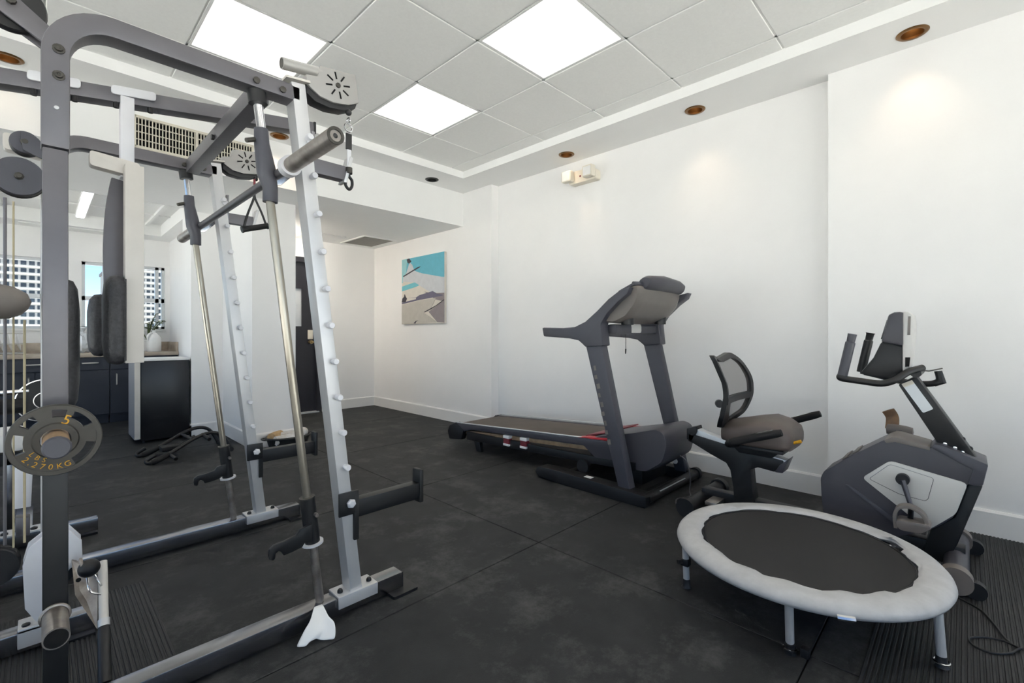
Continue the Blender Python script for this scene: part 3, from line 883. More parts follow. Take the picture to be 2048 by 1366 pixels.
for p in (.78, 1.02):
    q = min(r2, key=lambda v: abs(v.x - p)); build('peg', MB().tube([q + Vector((0, .02, 0)), q + Vector((.03, -.10, -.03))], .016, 10), 'black_plastic', t)


# basket of rolled towels
bxc, byc = 1.672, 4.655
t = thing('laundry_basket', (bxc, byc, 0), 'low dark basket standing on the floor by the partition', 'basket')
def oval(rx, ry, z, n=28): return [Vector((bxc + rx * math.cos(2 * PI * k / n), byc + ry * math.sin(2 * PI * k / n), z)) for k in range(n)]
build('tub', MB().loft([oval(.155, .11, .0), oval(.165, .12, .01), oval(.195, .14, .11), oval(.20, .145, .115), oval(.192, .137, .115), oval(.158, .113, .02), oval(.01, .01, .02)], caps=True), 'crate_dark', t)
build('rim', MB().tube(oval(.2, .145, .115), .011, 8, closed=True), 'crate_dark', t)
for k in (0, 14):
    p = oval(.2, .145, .115)[k]
    build('handle', MB().tube(smooth_line([p + Vector((0, -.045, 0)), p + Vector((.03 if k == 0 else -.03, -.03, .0)), p + Vector((.03 if k == 0 else -.03, .03, .0)), p + Vector((0, .045, 0))], 4), .008, 8), 'crate_dark', t)
rt = random.Random(11)
for k, (dx, dy, L, a, mm, lb) in enumerate(((-.05, -.055, .2, .1, 'towel', 'rolled grey towel at the front of the dark basket'), (.04, .03, .24, -.15, 'towel', 'rolled pale towel across the back of the dark basket'), (-.1, .04, .16, .7, 'towel_tan', 'rolled tan towel at the left end of the dark basket'), (.11, -.03, .14, .9, 'towel', 'rolled white towel at the right end of the dark basket'))):
    c = Vector((bxc + dx, byc + dy, .095 + .012 * k)); d = Vector((math.cos(a), math.sin(a), 0))
    tag(build('rolled_towel', MB().tube([c - d * L / 2, c - d * L * .45, c, c + d * L * .45, c + d * L / 2], [.03, .045, .048, .045, .03], 14), mm), lb, 'towel', 'towels in the basket')
# ================================================================== SMITH MACHINE / RACK
YA, YB, YM = 1.760, 2.885, 2.335
DEP = .07
RK = thing('smith_machine', (.45, 2.3, 0), 'large grey steel smith machine rack filling the left of the room', 'gym machine')
def upx(z): return .878 + (.655 - .878) * (z - .08) / 1.92
def rodx(z): return .747 + (.527 - .747) * (z - .08) / 1.85
SL = Vector((.655 - .878, 0, 1.92)).normalized()          # slant of uprights and guide rods
ROT = Matrix.Rotation(math.atan2(.655 - .878, 1.92), 3, 'Y')

for fi, Yc in enumerate((YA, YB)):
    Y0 = Yc - DEP / 2
    # floor rail with its feet
    rl = build('floor_rail', MB().bx(-.62, 1.087, Y0, Y0 + DEP, .012, .078), 'frame_dark', RK, bevel=.004)
    build('foot_plate', MB().prism(rounded([(1.02, Y0 - .045), (1.14, Y0 - .045), (1.14, Y0 + DEP + .045), (1.02, Y0 + DEP + .045)], .012), 'Z', 0, .012), 'black_paint', rl)
    build('foot_plate', MB().bx(-.6, -.5, Y0 - .04, Y0 + DEP + .04, 0, .012), 'black_paint', rl)
    build('end_cap', MB().bx(1.086, 1.092, Y0 + .002, Y0 + DEP - .002, .014, .076), 'black_plastic', rl)
    # bent upper frame and lower post
    path = [(.028, 1.595), (.028, 1.845)] + [(x, z) for x, z in arc(.150, 1.846, .122, 180, 90, 10)][1:] + [(.665, 1.968)]
    fr = build('bent_frame', MB().sweep_rect([(x, Yc, z) for x, z in path], .056, DEP, (0, 1, 0)), 'frame_grey', RK, bevel=.007)
    build('post', MB().bx(.003, .053, Y0 + .002, Y0 + DEP - .002, .83, 1.592), 'frame_grey', RK, bevel=.006)
    build('lower_post', MB().bx(.003, .053, Y0 + .002, Y0 + DEP - .002, .078, .829), 'black_paint', RK, bevel=.005)  # shade on the lower half of the post put into its colour
    build('post_bracket', MB().bx(-.05, .10, Y0 - .012, Y0 - .001, .03, .09).bx(-.05, .10, Y0 - .012, Y0 + DEP + .012, .079, .089), 'silver', RK, bevel=.003)
    for z in (1.858, 1.787): build('bolt', MB().lathe((.034, Y0, z), (0, -1, 0), [(.013, 0), (.013, .003), (.0085, .004), (.0085, .012), (.004, .012), (0, .008)], 12), 'iron_grey', fr)
    build('bolt', MB().lathe((.03, Y0, 1.70), (0, -1, 0), [(.006, 0), (.005, .003), (0, .003)], 10), 'silver', fr)
    for x in (.515, .60): build('bolt', MB().lathe((x, Y0, 1.962), (0, -1, 0), [(.011, 0), (.011, .007), (.006, .009), (0, .009)], 8), 'iron_grey', fr)
    # slanted upright with its pegs
    up = build('upright', MB().box((upx(1.045), Yc, 1.045), (.05, DEP, 1.94), ROT), 'silver', RK, bevel=.004)
    build('top_cap', MB().box((upx(2.02), Yc, 2.02), (.085, DEP + .01, .008), ROT), 'cream_steel', up)
    build('foot_bracket', MB().bx(.80, .965, Y0 - .008, Y0 + DEP + .008, .078, .086).bx(.80, .965, Y0 - .012, Y0 - .002, .04, .086), 'silver', up, bevel=.003)
    for x in (.822, .944): build('bolt', MB().lathe((x, Y0 + .025, .086), (0, 0, 1), [(.011, 0), (.011, .007), (.006, .014), (0, .014)], 8), 'black_plastic', up)
    for k in range(-4, 6):
        z = 1.13 + .137 * k; x = upx(z) + .010
        build('peg', MB().lathe((x, Yc, z), (0, -1, 0), [(0, -.055), (.009, -.055), (.010, -.05), (.010, .05), (.0125, .052), (.0125, .062), (.010, .066), (0, .066)], 12), 'steel_white', up)
    # guide rod, collars, slider sleeve, lower stop with its latch hook
    rd = build('guide_rod', MB().rod((rodx(1.94), Yc, 1.94), (rodx(.078), Yc, .078), .0145, 18), 'chrome_tan', RK)
    build('rod_collar', MB().rod((rodx(1.945), Yc, 1.945), (rodx(1.9), Yc, 1.9), .030, 18), 'black_plastic', rd)
    build('rod_lower', MB().rod((rodx(.307), Yc, .307), (rodx(.08), Yc, .08), .0152, 18), 'steel_worn', rd)
    build('rod_upper', MB().rod((rodx(1.90), Yc, 1.90), (rodx(1.60), Yc, 1.60), .0155, 18), 'chrome', rd)
    zt, zb = 1.815, 1.565
    prof = [(rodx(zt), zt, .0225), (rodx(zt) + .002, zt - .05, .0245), (rodx(1.68), 1.68, .031), (rodx(1.66), 1.66, .031), (rodx(zb) - .0, zb + .05, .0245), (rodx(zb), zb, .0245)]
    sl = build('slider', MB().tube([(x, Yc, z) for x, z, r in prof], [r for x, z, r in prof], 18), 'slate_plastic', RK)
    build('latch_pin', MB().rod((rodx(1.775) - .02, Yc, 1.775), (rodx(1.775) - .055, Yc - .012, 1.758), .008, 10), 'iron_grey', sl)
    zt, zb = .485, .315
    so = build('lower_stop', MB().rod((rodx(zt), Yc, zt), (rodx(zb), Yc, zb), .0265, 20), 'black_paint', RK)
    build('washer', MB().rod((rodx(zb), Yc, zb), (rodx(zb - .008), Yc, zb - .008), .038, 20), 'steel_white', so)
    build('stop_cap', MB().rod((rodx(zt), Yc, zt), (rodx(zt + .004), Yc, zt + .004), .0275, 20), 'iron_grey', so)
    hk = [(623, 1047), (612, 1052), (600, 1058), (592, 1070), (570, 1081), (547, 1090), (538, 1099), (536, 1110), (538, 1119), (545, 1120), (549, 1116), (550, 1106), (556, 1101), (562, 1103), (566, 1110), (585, 1102), (603, 1093), (608, 1085), (622, 1082)]
    hook = [(p[0], p[1]) for p in xz(1.728, *hk)]
    build('latch_hook', MB().prism(hook, 'Y', Yc - .040, Yc - .026), 'black_paint', so, bevel=.002)
    build('hook_pivot', MB().rod((rodx(.42) + .012, Yc - .024, .425), (rodx(.42) + .012, Yc - .044, .425), .007, 10), 'steel_worn', so)
    # safety arm low down, bar catch high up
    za = .437; xa = upx(za)
    sa = build('safety_arm', MB().bx(xa + .02, 1.19, Yc - .024, Yc + .024, za - .072, za - .002), 'black_paint', RK, bevel=.004)
    build('arm_stop', MB().bx(1.18, 1.20, Yc - .03, Yc + .03, za - .09, za + .055), 'black_paint', sa, bevel=.006)
    build('arm_bracket', MB().bx(xa - .035, xa + .045, Yc - DEP / 2 - .012, Yc - DEP / 2 - .001, za - .045, za + .045).bx(xa + .026, xa + .046, Yc - DEP / 2 - .012, Yc + DEP / 2, za - .15, za + .03), 'black_paint', sa, bevel=.003)
    build('arm_bolt', MB().lathe((xa + .012, Yc - DEP / 2 - .012, za), (0, -1, 0), [(.018, 0), (.018, .008), (.012, .014), (0, .015)], 6), 'steel_white', sa)
    zc_ = 1.742; xc = upx(zc_)
    bc = build('bar_catch', MB().bx(xc + .022, xc + .155, Yc - .022, Yc + .022, zc_ - .04, zc_ + .015), 'frame_grey', RK, bevel=.003)
    build('catch_lip', MB().prism([(xc + .145, zc_ - .05), (xc + .158, zc_ - .05), (xc + .185, zc_ + .055), (xc + .172, zc_ + .058)], 'Y', Yc - .026, Yc + .026), 'silver', bc, bevel=.002)
    build('catch_plate', MB().bx(xc + .02, xc + .032, Yc - .03, Yc + .03, zc_ - .07, zc_ + .11), 'frame_dark', bc, bevel=.003)
    build('catch_knob', MB().ball((xc + .012, Yc - .042, zc_ + .06), .015, (1, .8, 1), 10, 8), 'steel_white', bc)
    # pulley housing on top of the upright
    YH = Yc - .03
    hp = [(p[0], p[1]) for p in xz(1.73, (612, 148), (636, 152), (640, 131), (711, 150), (718, 206), (697, 210), (668, 205), (640, 192), (622, 175), (614, 165))]
    hs = build('pulley_housing', MB().prism(hp, 'Y', YH, YH + .045), 'housing_grey', RK, bevel=.003)
    low_ = [(p[0], p[1]) for p in xz(1.73, (613, 166), (622, 176), (640, 193), (668, 206), (697, 211), (715, 207), (712, 216), (690, 220), (660, 214), (632, 201), (615, 184))]
    build('belly', MB().prism(low_, 'Y', YH + .006, YH + .06), 'black_plastic', hs, bevel=.002)
    c = xz(1.73, (676, 171))[0]
    build('hub_bolt', MB().lathe((c[0], YH, c[1]), (0, -1, 0), [(.010, 0), (.009, .005), (0, .006)], 10), 'iron_grey', hs)
    for k in range(8):
        a = 2 * PI * k / 8 + .25
        m_ = Matrix.Rotation(-a, 3, 'Y')
        build('slot', MB().box((c[0] + math.cos(a) * .036, YH - .0008, c[1] + math.sin(a) * .036), (.026, .002, .0055), m_), 'dark_void', hs, bevel=.0)
    tA = at(563, 126, 'Y', Yc - .01); tB = at(641, 147, 'Y', Yc - .01)
    tb = build('pulley_tube', MB().rod(tA, tB, .0205, 18), 'housing_grey', RK)
    build('tube_mouth', MB().rod(tA + (tA - tB).normalized() * .001, tA, .0165, 18), 'iron_grey', tb)
    build('cable_ball', MB().ball(at(697, 225, 'Y', 1.74) + Vector((0, Yc - YA, 0)), .0125, (1, 1, 1), 14, 10), 'black_plastic', hs)

# cross bar and the sliding bar
cb = build('cross_bar', MB().bx(.522, .578, YA + DEP / 2, YB - DEP / 2, 1.925, 1.99), 'frame_grey', RK, bevel=.005)
build('bolt', MB().rod((.52, 2.3, 1.94), (.51, 2.3, 1.94), .012, 8), 'black_plastic', cb)
ZB = 1.665; XBAR = .590
br = build('smith_bar', MB().rod((XBAR, 1.60, ZB), (XBAR, 3.05, ZB), .0155, 18), 'frame_grey', RK)
build('bar_sleeve', MB().rod((XBAR, 1.285, ZB), (XBAR, 1.63, ZB), .0255, 24), 'steel_worn', br)
build('sleeve_collar', MB().rod((XBAR, 1.615, ZB), (XBAR, 1.65, ZB), .034, 24), 'steel_white', br)
build('sleeve_end', MB().lathe((XBAR, 1.285, ZB), (0, -1, 0), [(.0255, 0), (.0255, .003), (.017, .003), (.015, -.012), (0, -.012)], 24), 'iron_grey', br)
build('end_plug', MB().ball((XBAR, 1.288, ZB), .009, (1, .6, 1), 10, 8), 'black_plastic', br)
build('bar_sleeve', MB().rod((XBAR, 3.02, ZB), (XBAR, 3.33, ZB), .0255, 24), 'steel_worn', br)
for Yc in (YA, YB):
    build('bar_hook', MB().prism([(XBAR - .02, ZB - .03), (XBAR + .03, ZB - .02), (XBAR + .085, ZB + .04), (XBAR + .09, ZB + .07), (XBAR + .06, ZB + .075), (XBAR + .03, ZB + .03), (XBAR - .02, ZB + .03)], 'Y', Yc + .032, Yc + .042), 'frame_dark', br, bevel=.002)

# centre spine: rail, post, boom with the press arms
sp = build('spine_rail', MB().bx(-.75, .15, YM - .035, YM + .035, .012, .078), 'frame_dark', RK, bevel=.004)
for x_ in (-.7, .04): build('spine_foot', MB().bx(x_, x_ + .1, YM - .07, YM + .07, 0, .012), 'black_paint', sp)
build('spine_post', MB().bx(.0, .062, YM - .035, YM + .035, .078, 2.03), 'silver', RK, bevel=.005)
build('post_bracket', MB().bx(-.055, .02, YM - .05, YM - .036, .03, .095).bx(-.055, .02, YM - .05, YM + .045, .08, .092), 'silver', RK, bevel=.003)
build('bolt', MB().lathe((-.035, YM - .02, .092), (0, 0, 1), [(.011, 0), (.011, .006), (0, .01)], 8), 'black_plastic', RK)
def bz(x): return 2.02 + (x - .067) * .149
bm1 = MB().sweep_rect([(-.5, YM + .015, bz(-.5) - .0275), (.955, YM + .015, bz(.955) - .0275)], .055, .07, (0, 1, 0))
boom = build('boom', bm1, 'frame_grey', RK, bevel=.005)
build('boom_cap', MB().box((.958, YM + .015, bz(.958) - .0275), (.01, .072, .057)), 'black_plastic', boom)
for k, x0 in enumerate((.035, .255)):
    za = bz(x0)
    ar = build('press_arm', MB().prism(rounded([(x0 - .068, za - .04), (x0 + .068, za - .022), (x0 + .068, za + .012), (x0 - .068, za - .006)], .012), 'Y', YM - .032, YM - .021), 'steel_white', RK, bevel=.002)
    for dx in (-.052, .052):
        build('bolt', MB().rod((x0 + dx, YM - .01, za - .075 + dx * .15), (x0 + dx, YM - .01, za - .045 + dx * .15), .009, 8), 'black_plastic', ar)
    xo = x0 - .02 if k else .022
    sg = 1 if k else -1
    build('arm_drop', MB().bx(xo - .021, xo + .021, YM - .03, YM + .02, 1.70, za - .035), 'steel_white', ar, bevel=.003)
    build('arm_elbow', MB().prism(rounded([(xo - .11, 1.715), (xo + .03, 1.70), (xo + .035, 1.755), (xo - .11, 1.77)], .012), 'Y', YM - .06, YM - .01), 'cream_steel', ar, bevel=.003)
    build('arm_plate', MB().bx(xo - .017, xo + .039, YM - .125, YM - .07, .99, 1.728), 'cream_steel', ar, bevel=.003)
    pc = (xo - .046, YM - .07) if k else (.068, YM - .07)
    pad = MB(); n = 20
    for (dxp, sy, sz) in ((-.03, .30, .55), (-.024, .72, .86), (-.012, .95, .97), (.008, 1, 1), (.024, .96, .985), (.028, .9, .95)):
        zc0 = 1.15 if k else 1.06; hz = .165 if k else .23; hy = .085
        outl = rounded([(pc[1] - hy * sy, zc0 - hz * sz), (pc[1] + hy * sy, zc0 - hz * sz), (pc[1] + hy * sy, zc0 + hz * sz), (pc[1] - hy * sy, zc0 + hz * sz)], .05, 5)
        if not pad.v: rings = []
        rings.append([Vector((pc[0] + dxp * sg, p[0], p[1])) for p in outl]); pad.v = pad.v or [0]
    pad = MB().loft(rings)
    build('arm_pad', pad, 'leather', ar, smooth=50)
    build('pad_board', MB().bx(pc[0] + .029 * sg - .003, pc[0] + .029 * sg + .003, pc[1] - .07, pc[1] + .07, 1.0, 1.3), 'black_plastic', ar)
    lv = [at(x, y, 'Y', YM + .03) + Vector((x0 - .255 if k else -.09, 0, 0)) for x, y in ((243, 362), (238, 384), (232, 420), (228, 470), (227, 520), (229, 575))]
    if k: build('arm_lever', MB().sweep_rect(smooth_line(lv, 5), .062 if k else .04, .024, (0, 1, 0)), 'frame_grey', ar, bevel=.004)
p3 = [Vector(p) for p in ()]
rings = []
for (dxp, s) in ((-.028, .5), (-.022, .82), (-.008, .97), (.012, 1), (.026, .96)):
    outl = rounded([(2.64 - .07 * s, 1.135 - .132 * s), (2.64 + .07 * s, 1.135 - .132 * s), (2.64 + .07 * s, 1.135 + .132 * s), (2.64 - .07 * s, 1.135 + .132 * s)], .045, 5)
    rings.append([Vector((.166 + dxp, a, b)) for a, b in outl])
bp = build('back_pad', MB().loft(rings), 'leather', RK, smooth=50)
build('pad_strut', MB().bx(.19, .215, 2.36, 2.66, 1.10, 1.15), 'frame_dark', bp, bevel=.003)

# lat arm with its pulleys, upper cables
la = [(p[0], p[1]) for p in xz(2.22, (-60, -30), (20, -18), (122, 74), (96, 93), (0, 22), (-60, -5))]
lat = build('lat_arm', MB().prism(la, 'Y', 2.215, 2.226).prism(la, 'Y', 2.274, 2.285), 'frame_grey', RK, bevel=.003)
c = xz(2.22, (22, 2))[0]
build('pulley_wheel', MB().lathe((c[0], 2.232, c[1]), (0, 1, 0), [(0, 0), (.082, 0), (.085, .008), (.076, .016), (.085, .026), (.082, .036), (0, .036)], 36), 'black_plastic', lat)
build('pulley_bolt', MB().lathe((c[0], 2.215, c[1]), (0, -1, 0), [(.014, 0), (.013, .012), (0, .014)], 8), 'iron_grey', lat)
def pulley(cx_, cy_, r, y, nm='pulley'):
    c = xz(y, (cx_, cy_))[0]
    p = build(nm, MB().lathe((c[0], y + .008, c[1]), (0, 1, 0), [(0, 0), (r, 0), (r * 1.03, .012), (r * .9, .02), (r * 1.03, .034), (r, .046), (0, .046)], 36), 'black_plastic', RK)
    build('guard_disc', MB().lathe((c[0], y, c[1]), (0, 1, 0), [(0, 0), (r * .97, 0), (r * 1.0, .003), (r * .97, .006), (0, .006)], 36), 'slate_plastic', p)
    build('axle_bolt', MB().lathe((c[0], y, c[1]), (0, -1, 0), [(.012, 0), (.011, .007), (.007, .011), (0, .011)], 8), 'iron_grey', p)
    return p, c
p1_, c1 = pulley(38, 352, .061, 2.17)
build('pulley_arm', MB().bx(c1[0] + .045, .004, 2.19, 2.22, c1[1] - .01, c1[1] + .03), 'black_paint', p1_, bevel=.003)
p2_, c2 = pulley(50, 284, .036, 2.19)
build('pulley_arm', MB().prism([(c2[0] - .01, c2[1] + .028), (c2[0] + .03, c2[1] + .018), (c2[0] + .075, c2[1] - .045), (c2[0] + .045, c2[1] - .05), (c2[0] - .005, c2[1] - .028)], 'Y', 2.180, 2.188), 'slate_plastic', p2_, bevel=.002)
def cable(px0, y0, y1, yy, r=.0033, m='cable_tan'):
    a = at(px0, y0, 'Y', yy); b = at(px0, y1, 'Y', yy)
    return build('cable', MB().rod((a.x, yy, a.z), (a.x, yy, b.z), r, 8), m, RK)
cable(10, 395, 1090, 2.19, .0042, 'frame_grey')
cable(27, 403, 1095, 2.20, .0026)
cable(49, 640, 1085, 2.21, .0034)
# foam press roller at the left edge
a = at(60, 604, 'Y', 2.12)
ro = build('press_roller', MB().tube([(a.x - .42, 2.12, a.z), (a.x - .09, 2.12, a.z), (a.x - .04, 2.12, a.z - .004), (a.x - .012, 2.12, a.z - .008), (a.x, 2.12, a.z - .012)], [.058, .058, .05, .034, .012], 20), 'warm_grey_plastic', RK)
build('roller_fringe', MB().rod((a.x - .095, 2.12, a.z), (a.x - .085, 2.12, a.z), .0595, 20), 'maroon', ro)  # maroon band painting the lens colour fringe, not a real strap
# cable shroud and low pulley guard
sh = build('cable_shroud', MB().prism(xz(2.40, (30, 922), (66, 940), (62, 1012), (27, 1018)), 'Y', 2.39, 2.42), 'steel_white', RK, bevel=.003)
build('shroud_box', MB().prism(xz(2.40, (31, 1034), (60, 1032), (60, 1068), (31, 1072)), 'Y', 2.385, 2.43), 'frame_grey', RK, bevel=.003)
gp = [(p[0], p[1]) for p in xz(2.18, (45, 1130), (56, 1095), (84, 1073), (125, 1056), (140, 1058), (163, 1078), (165, 1122), (140, 1134), (110, 1180), (100, 1240), (72, 1240), (50, 1215))]
gd = build('pulley_guard', MB().prism(gp, 'Y', 2.165, 2.178).prism(gp, 'Y', 2.222, 2.235), 'steel_white', RK, bevel=.003)
build('pulley_wheel', MB().lathe((.03, 2.18, .30), (0, 1, 0), [(0, 0), (.055, 0), (.048, .018), (.055, .036), (0, .036)], 28), 'black_plastic', gd)
lp = at(2, 1136, 'Y', 2.22)
build('low_pulley', MB().lathe((lp.x - .02, 2.22, lp.z), (0, 1, 0), [(0, 0), (.06, 0), (.064, .01), (.052, .03), (.064, .05), (.06, .06), (0, .06)], 30), 'black_plastic', RK)
fpl = build('row_plate', MB().add([at(143, 1120, 'Y', 2.16), at(196, 1150, 'Y', 2.10), at(194, 1258, 'Y', 2.02), at(150, 1190, 'Y', 2.08),
                                   at(143, 1120, 'Y', 2.16) + Vector((.004, .012, 0)), at(196, 1150, 'Y', 2.10) + Vector((.004, .012, 0)), at(194, 1258, 'Y', 2.02) + Vector((.004, .012, 0)), at(150, 1190, 'Y', 2.08) + Vector((.004, .012, 0))],
                                  [(0, 1, 2, 3), (7, 6, 5, 4), (0, 4, 5, 1), (1, 5, 6, 2), (2, 6, 7, 3), (3, 7, 4, 0)]), 'steel_worn', RK, smooth=0)
build('plate_hole', MB().rod(at(157, 1160, 'Y', 2.10), at(157, 1160, 'Y', 2.095), .007, 10), 'dark_void', fpl)

# plate horns on the front post
h1 = build('plate_horn', MB().rod((.027, 1.535, .83), (.027, 1.727, .83), .0255, 24), 'rust_tan', RK)
build('horn_cap', MB().lathe((.027, 1.535, .83), (0, -1, 0), [(.0265, -.004), (.0265, .004), (.023, .007), (0, .007)], 24), 'slate_plastic', h1)
h2 = build('plate_horn', MB().rod((.027, 1.585, .355), (.027, 1.727, .355), .0255, 24), 'steel_worn', RK)
build('horn_mouth', MB().rod((.027, 1.5845, .355), (.027, 1.59, .355), .0225, 24), 'dark_void', h2)
build('horn_ring', MB().ring((.027, 1.715, .355), (0, 1, 0), .027, .005, 24, 8), 'steel_worn', h2)

# rear stand behind the machine
rs = build('rear_rail', MB().bx(-.8, .224, 3.435, 3.505, .012, .078), 'frame_dark', RK, bevel=.004)
for x_ in (-.78, .125): build('rear_foot', MB().bx(x_, x_ + .095, 3.40, 3.54, 0, .012), 'black_paint', rs)
for px0 in (8, 68):
    a = at(px0, 1056, 'Y', 3.43)
    bk = build('rail_bracket', MB().bx(a.x - .035, a.x + .03, 3.42, 3.52, .0775, .088), 'silver', rs, bevel=.003)
    build('bolt', MB().lathe((a.x, 3.445, .088), (0, 0, 1), [(.014, 0), (.014, .008), (0, .014)], 8), 'black_plastic', rs)
build('rear_link', MB().bx(-.30, -.23, 2.37, 3.44, .018, .074), 'frame_dark', RK, bevel=.004)

# ------------------------------------------------------------------ things on the rack
# five-pound plate
pcx, pcz, py0, py1 = .027, .832, 1.632, 1.655
t = thing('weight_plate', (pcx, py1, pcz - .09), 'small grey iron weight plate with yellow lettering on the front post', 'weight plate')
pm = (py0 + py1) / 2
build('rim', MB().lathe((pcx, py0 - .002, pcz), (0, 1, 0), [(.0765, 0), (.0865, 0), (.0885, .004), (.0885, .022), (.0865, .027), (.0765, .027), (.0765, 0)], 56), 'iron_grey', t, smooth=45)
build('hub', MB().lathe((pcx, py0, pcz), (0, 1, 0), [(.0285, -.004), (.041, -.004), (.044, 0), (.0575, 0), (.0575, .023), (.0285, .023), (.0285, -.004)], 48), 'iron_grey', t, smooth=45)
for a0, a1 in ((-158, -62), (-12, 26), (62, 74), (96, 122), (146, 162)):
    n = max(3, int((a1 - a0) / 7)); vs = []
    for i in range(n + 1):
        a = math.radians(a0 + (a1 - a0) * i / n)
        for r in (.056, .078):
            for y in (py0 + .001, py1 - .002): vs.append((pcx + r * math.cos(a), y, pcz + r * math.sin(a)))
    fs = []
    for i in range(n):
        k = i * 4
        fs += [(k, k + 4, k + 6, k + 2), (k + 1, k + 3, k + 7, k + 5), (k, k + 1, k + 5, k + 4), (k + 2, k + 6, k + 7, k + 3)]
    fs += [(0, 2, 3, 1), (n * 4, n * 4 + 1, n * 4 + 3, n * 4 + 2)]
    build('web', MB().add(vs, fs), 'iron_grey', t)
def letter(ch, ang, r, size, rot, m='yellow_paint'):
    vs, fs = text_mb(ch, size, .0008)
    a = math.radians(ang); cr, sr = math.cos(rot), math.sin(rot)
    P = [(pcx + r * math.cos(a) + v.x * cr - v.y * sr, py0 - .0012 - v.z, pcz + r * math.sin(a) + v.x * sr + v.y * cr) for v in vs]
    build('lettering', MB().add(P, fs), m, t, smooth=0)
letter('5', 68, .0515, .034, math.radians(-22))
for ch, ang in zip('LBS', (-146, -130, -114)): letter(ch, ang, .0505, .0155, math.radians(ang + 90))
for ch, ang in zip('2.270KG', (-143, -133, -124, -111, -98, -84, -71)): letter(ch, ang, .0665, .0185, math.radians(ang + 90))

# strap with a snap hook hanging from the near pulley
c0 = at(697, 238, 'Y', 1.74)
t = thing('snap_hook_strap', (c0.x, c0.y, c0.z - .2), 'black strap with metal snap hook hanging from the near pulley', 'strap')
build('chain_link', MB().ring(c0 + Vector((0, 0, -.006)), (1, .2, 0), .010, .0025, 16, 6), 'chrome', t)
build('ring', MB().ring(c0 + Vector((0, 0, -.034)), (0, 1, 0), .016, .003, 20, 6), 'chrome', t)
zq = lambda y: at(699, y, 'Y', 1.74).z
build('webbing', MB().bx(c0.x - .011, c0.x + .013, 1.738, 1.742, zq(300), zq(268)), 'black_plastic', t)
build('clear_sleeve', MB().bx(c0.x - .006, c0.x + .010, 1.7375, 1.7425, zq(336), zq(300)), 'steel_white', t)
hk_ = build('snap_hook', MB().tube(smooth_line([(c0.x + .002, 1.74, zq(334)), (c0.x + .002, 1.74, zq(352)), (c0.x + .014, 1.74, zq(360)), (c0.x + .014, 1.74, zq(372)), (c0.x + .002, 1.74, zq(379)), (c0.x - .012, 1.74, zq(372)), (c0.x - .010, 1.74, zq(362))], 5), .0058, 10), 'black_plastic', t)
build('swivel', MB().rod((c0.x + .002, 1.74, zq(336)), (c0.x + .002, 1.74, zq(348)), .013, 14), 'iron_grey', t)

# D-handle hanging from the far pulley
Yh = 2.86
hc = at(509, 385, 'Y', Yh); l_ = at(486, 459, 'Y', Yh); r_ = at(533, 452, 'Y', Yh)
t = thing('stirrup_handle', (hc.x, Yh, l_.z), 'black triangular stirrup handle hanging from the far pulley', 'handle')
build('strap', MB().tube([hc + Vector((0, 0, .075)), hc + Vector((0, 0, -.01))], .006, 8), 'maroon', t)
build('strap_loop', MB().tube(smooth_line([l_ + Vector((.002, 0, .004)), (l_ + hc) / 2 + Vector((-.006, 0, -.02)), hc + Vector((-.004, 0, -.035)), hc + Vector((0, 0, 0))], 5), .006, 8, flat=(1, .4)), 'black_plastic', t)
build('strap_loop', MB().tube(smooth_line([r_ + Vector((-.002, 0, .004)), (r_ + hc) / 2 + Vector((.006, 0, -.02)), hc + Vector((.004, 0, -.035)), hc + Vector((0, 0, 0))], 5), .006, 8, flat=(1, .4)), 'black_plastic', t)
build('grip', MB().rod(l_, r_, .0155, 16), 'foam_black', t)
for p, q in ((l_, r_), (r_, l_)):
    d = (p - q).normalized(); build('end_cap', MB().rod(p, p + d * .007, .019, 16), 'black_plastic', t)

# low-row bar leaning by the guard
b0, b1 = Vector((.150, 2.12, .315)), Vector((.137, 1.865, .035))
d = (b1 - b0)
t = thing('row_bar', b1 - Vector((0, 0, .03)), 'silver cable row bar with black rubber grip leaning inside the rack', 'bar')
build('shaft', MB().tube([b0, b0 + d * .55], .0125, 16), 'cream_steel', t)
build('grip', MB().tube([b0 + d * .55, b0 + d * .60, b1 - d * .01, b1], [.013, .0165, .0165, .012], 16), 'black_plastic', t)
build('collar', MB().tube([b0 + d * .50, b0 + d * .56], .0155, 16), 'silver', t)
build('carabiner', MB().tube(smooth_line([b0 + d * .2 + Vector((-.005, -.014, 0)), b0 + d * .12 + Vector((-.02, -.022, .01)), b0 + Vector((-.04, -.02, 0)), b0 + d * .2 + Vector((-.035, -.02, 0)), b0 + d * .27 + Vector((-.006, -.014, 0))], 4), .003, 8), 'chrome', t)
t2 = build('stop_ball', MB().ball(at(178, 1136, 'Y', 2.06), .029), 'black_plastic', t)
build('ball_ring', MB().ring(at(164, 1130, 'Y', 2.07), (1, 0, .2), .019, .005, 18, 8), 'steel_worn', t)

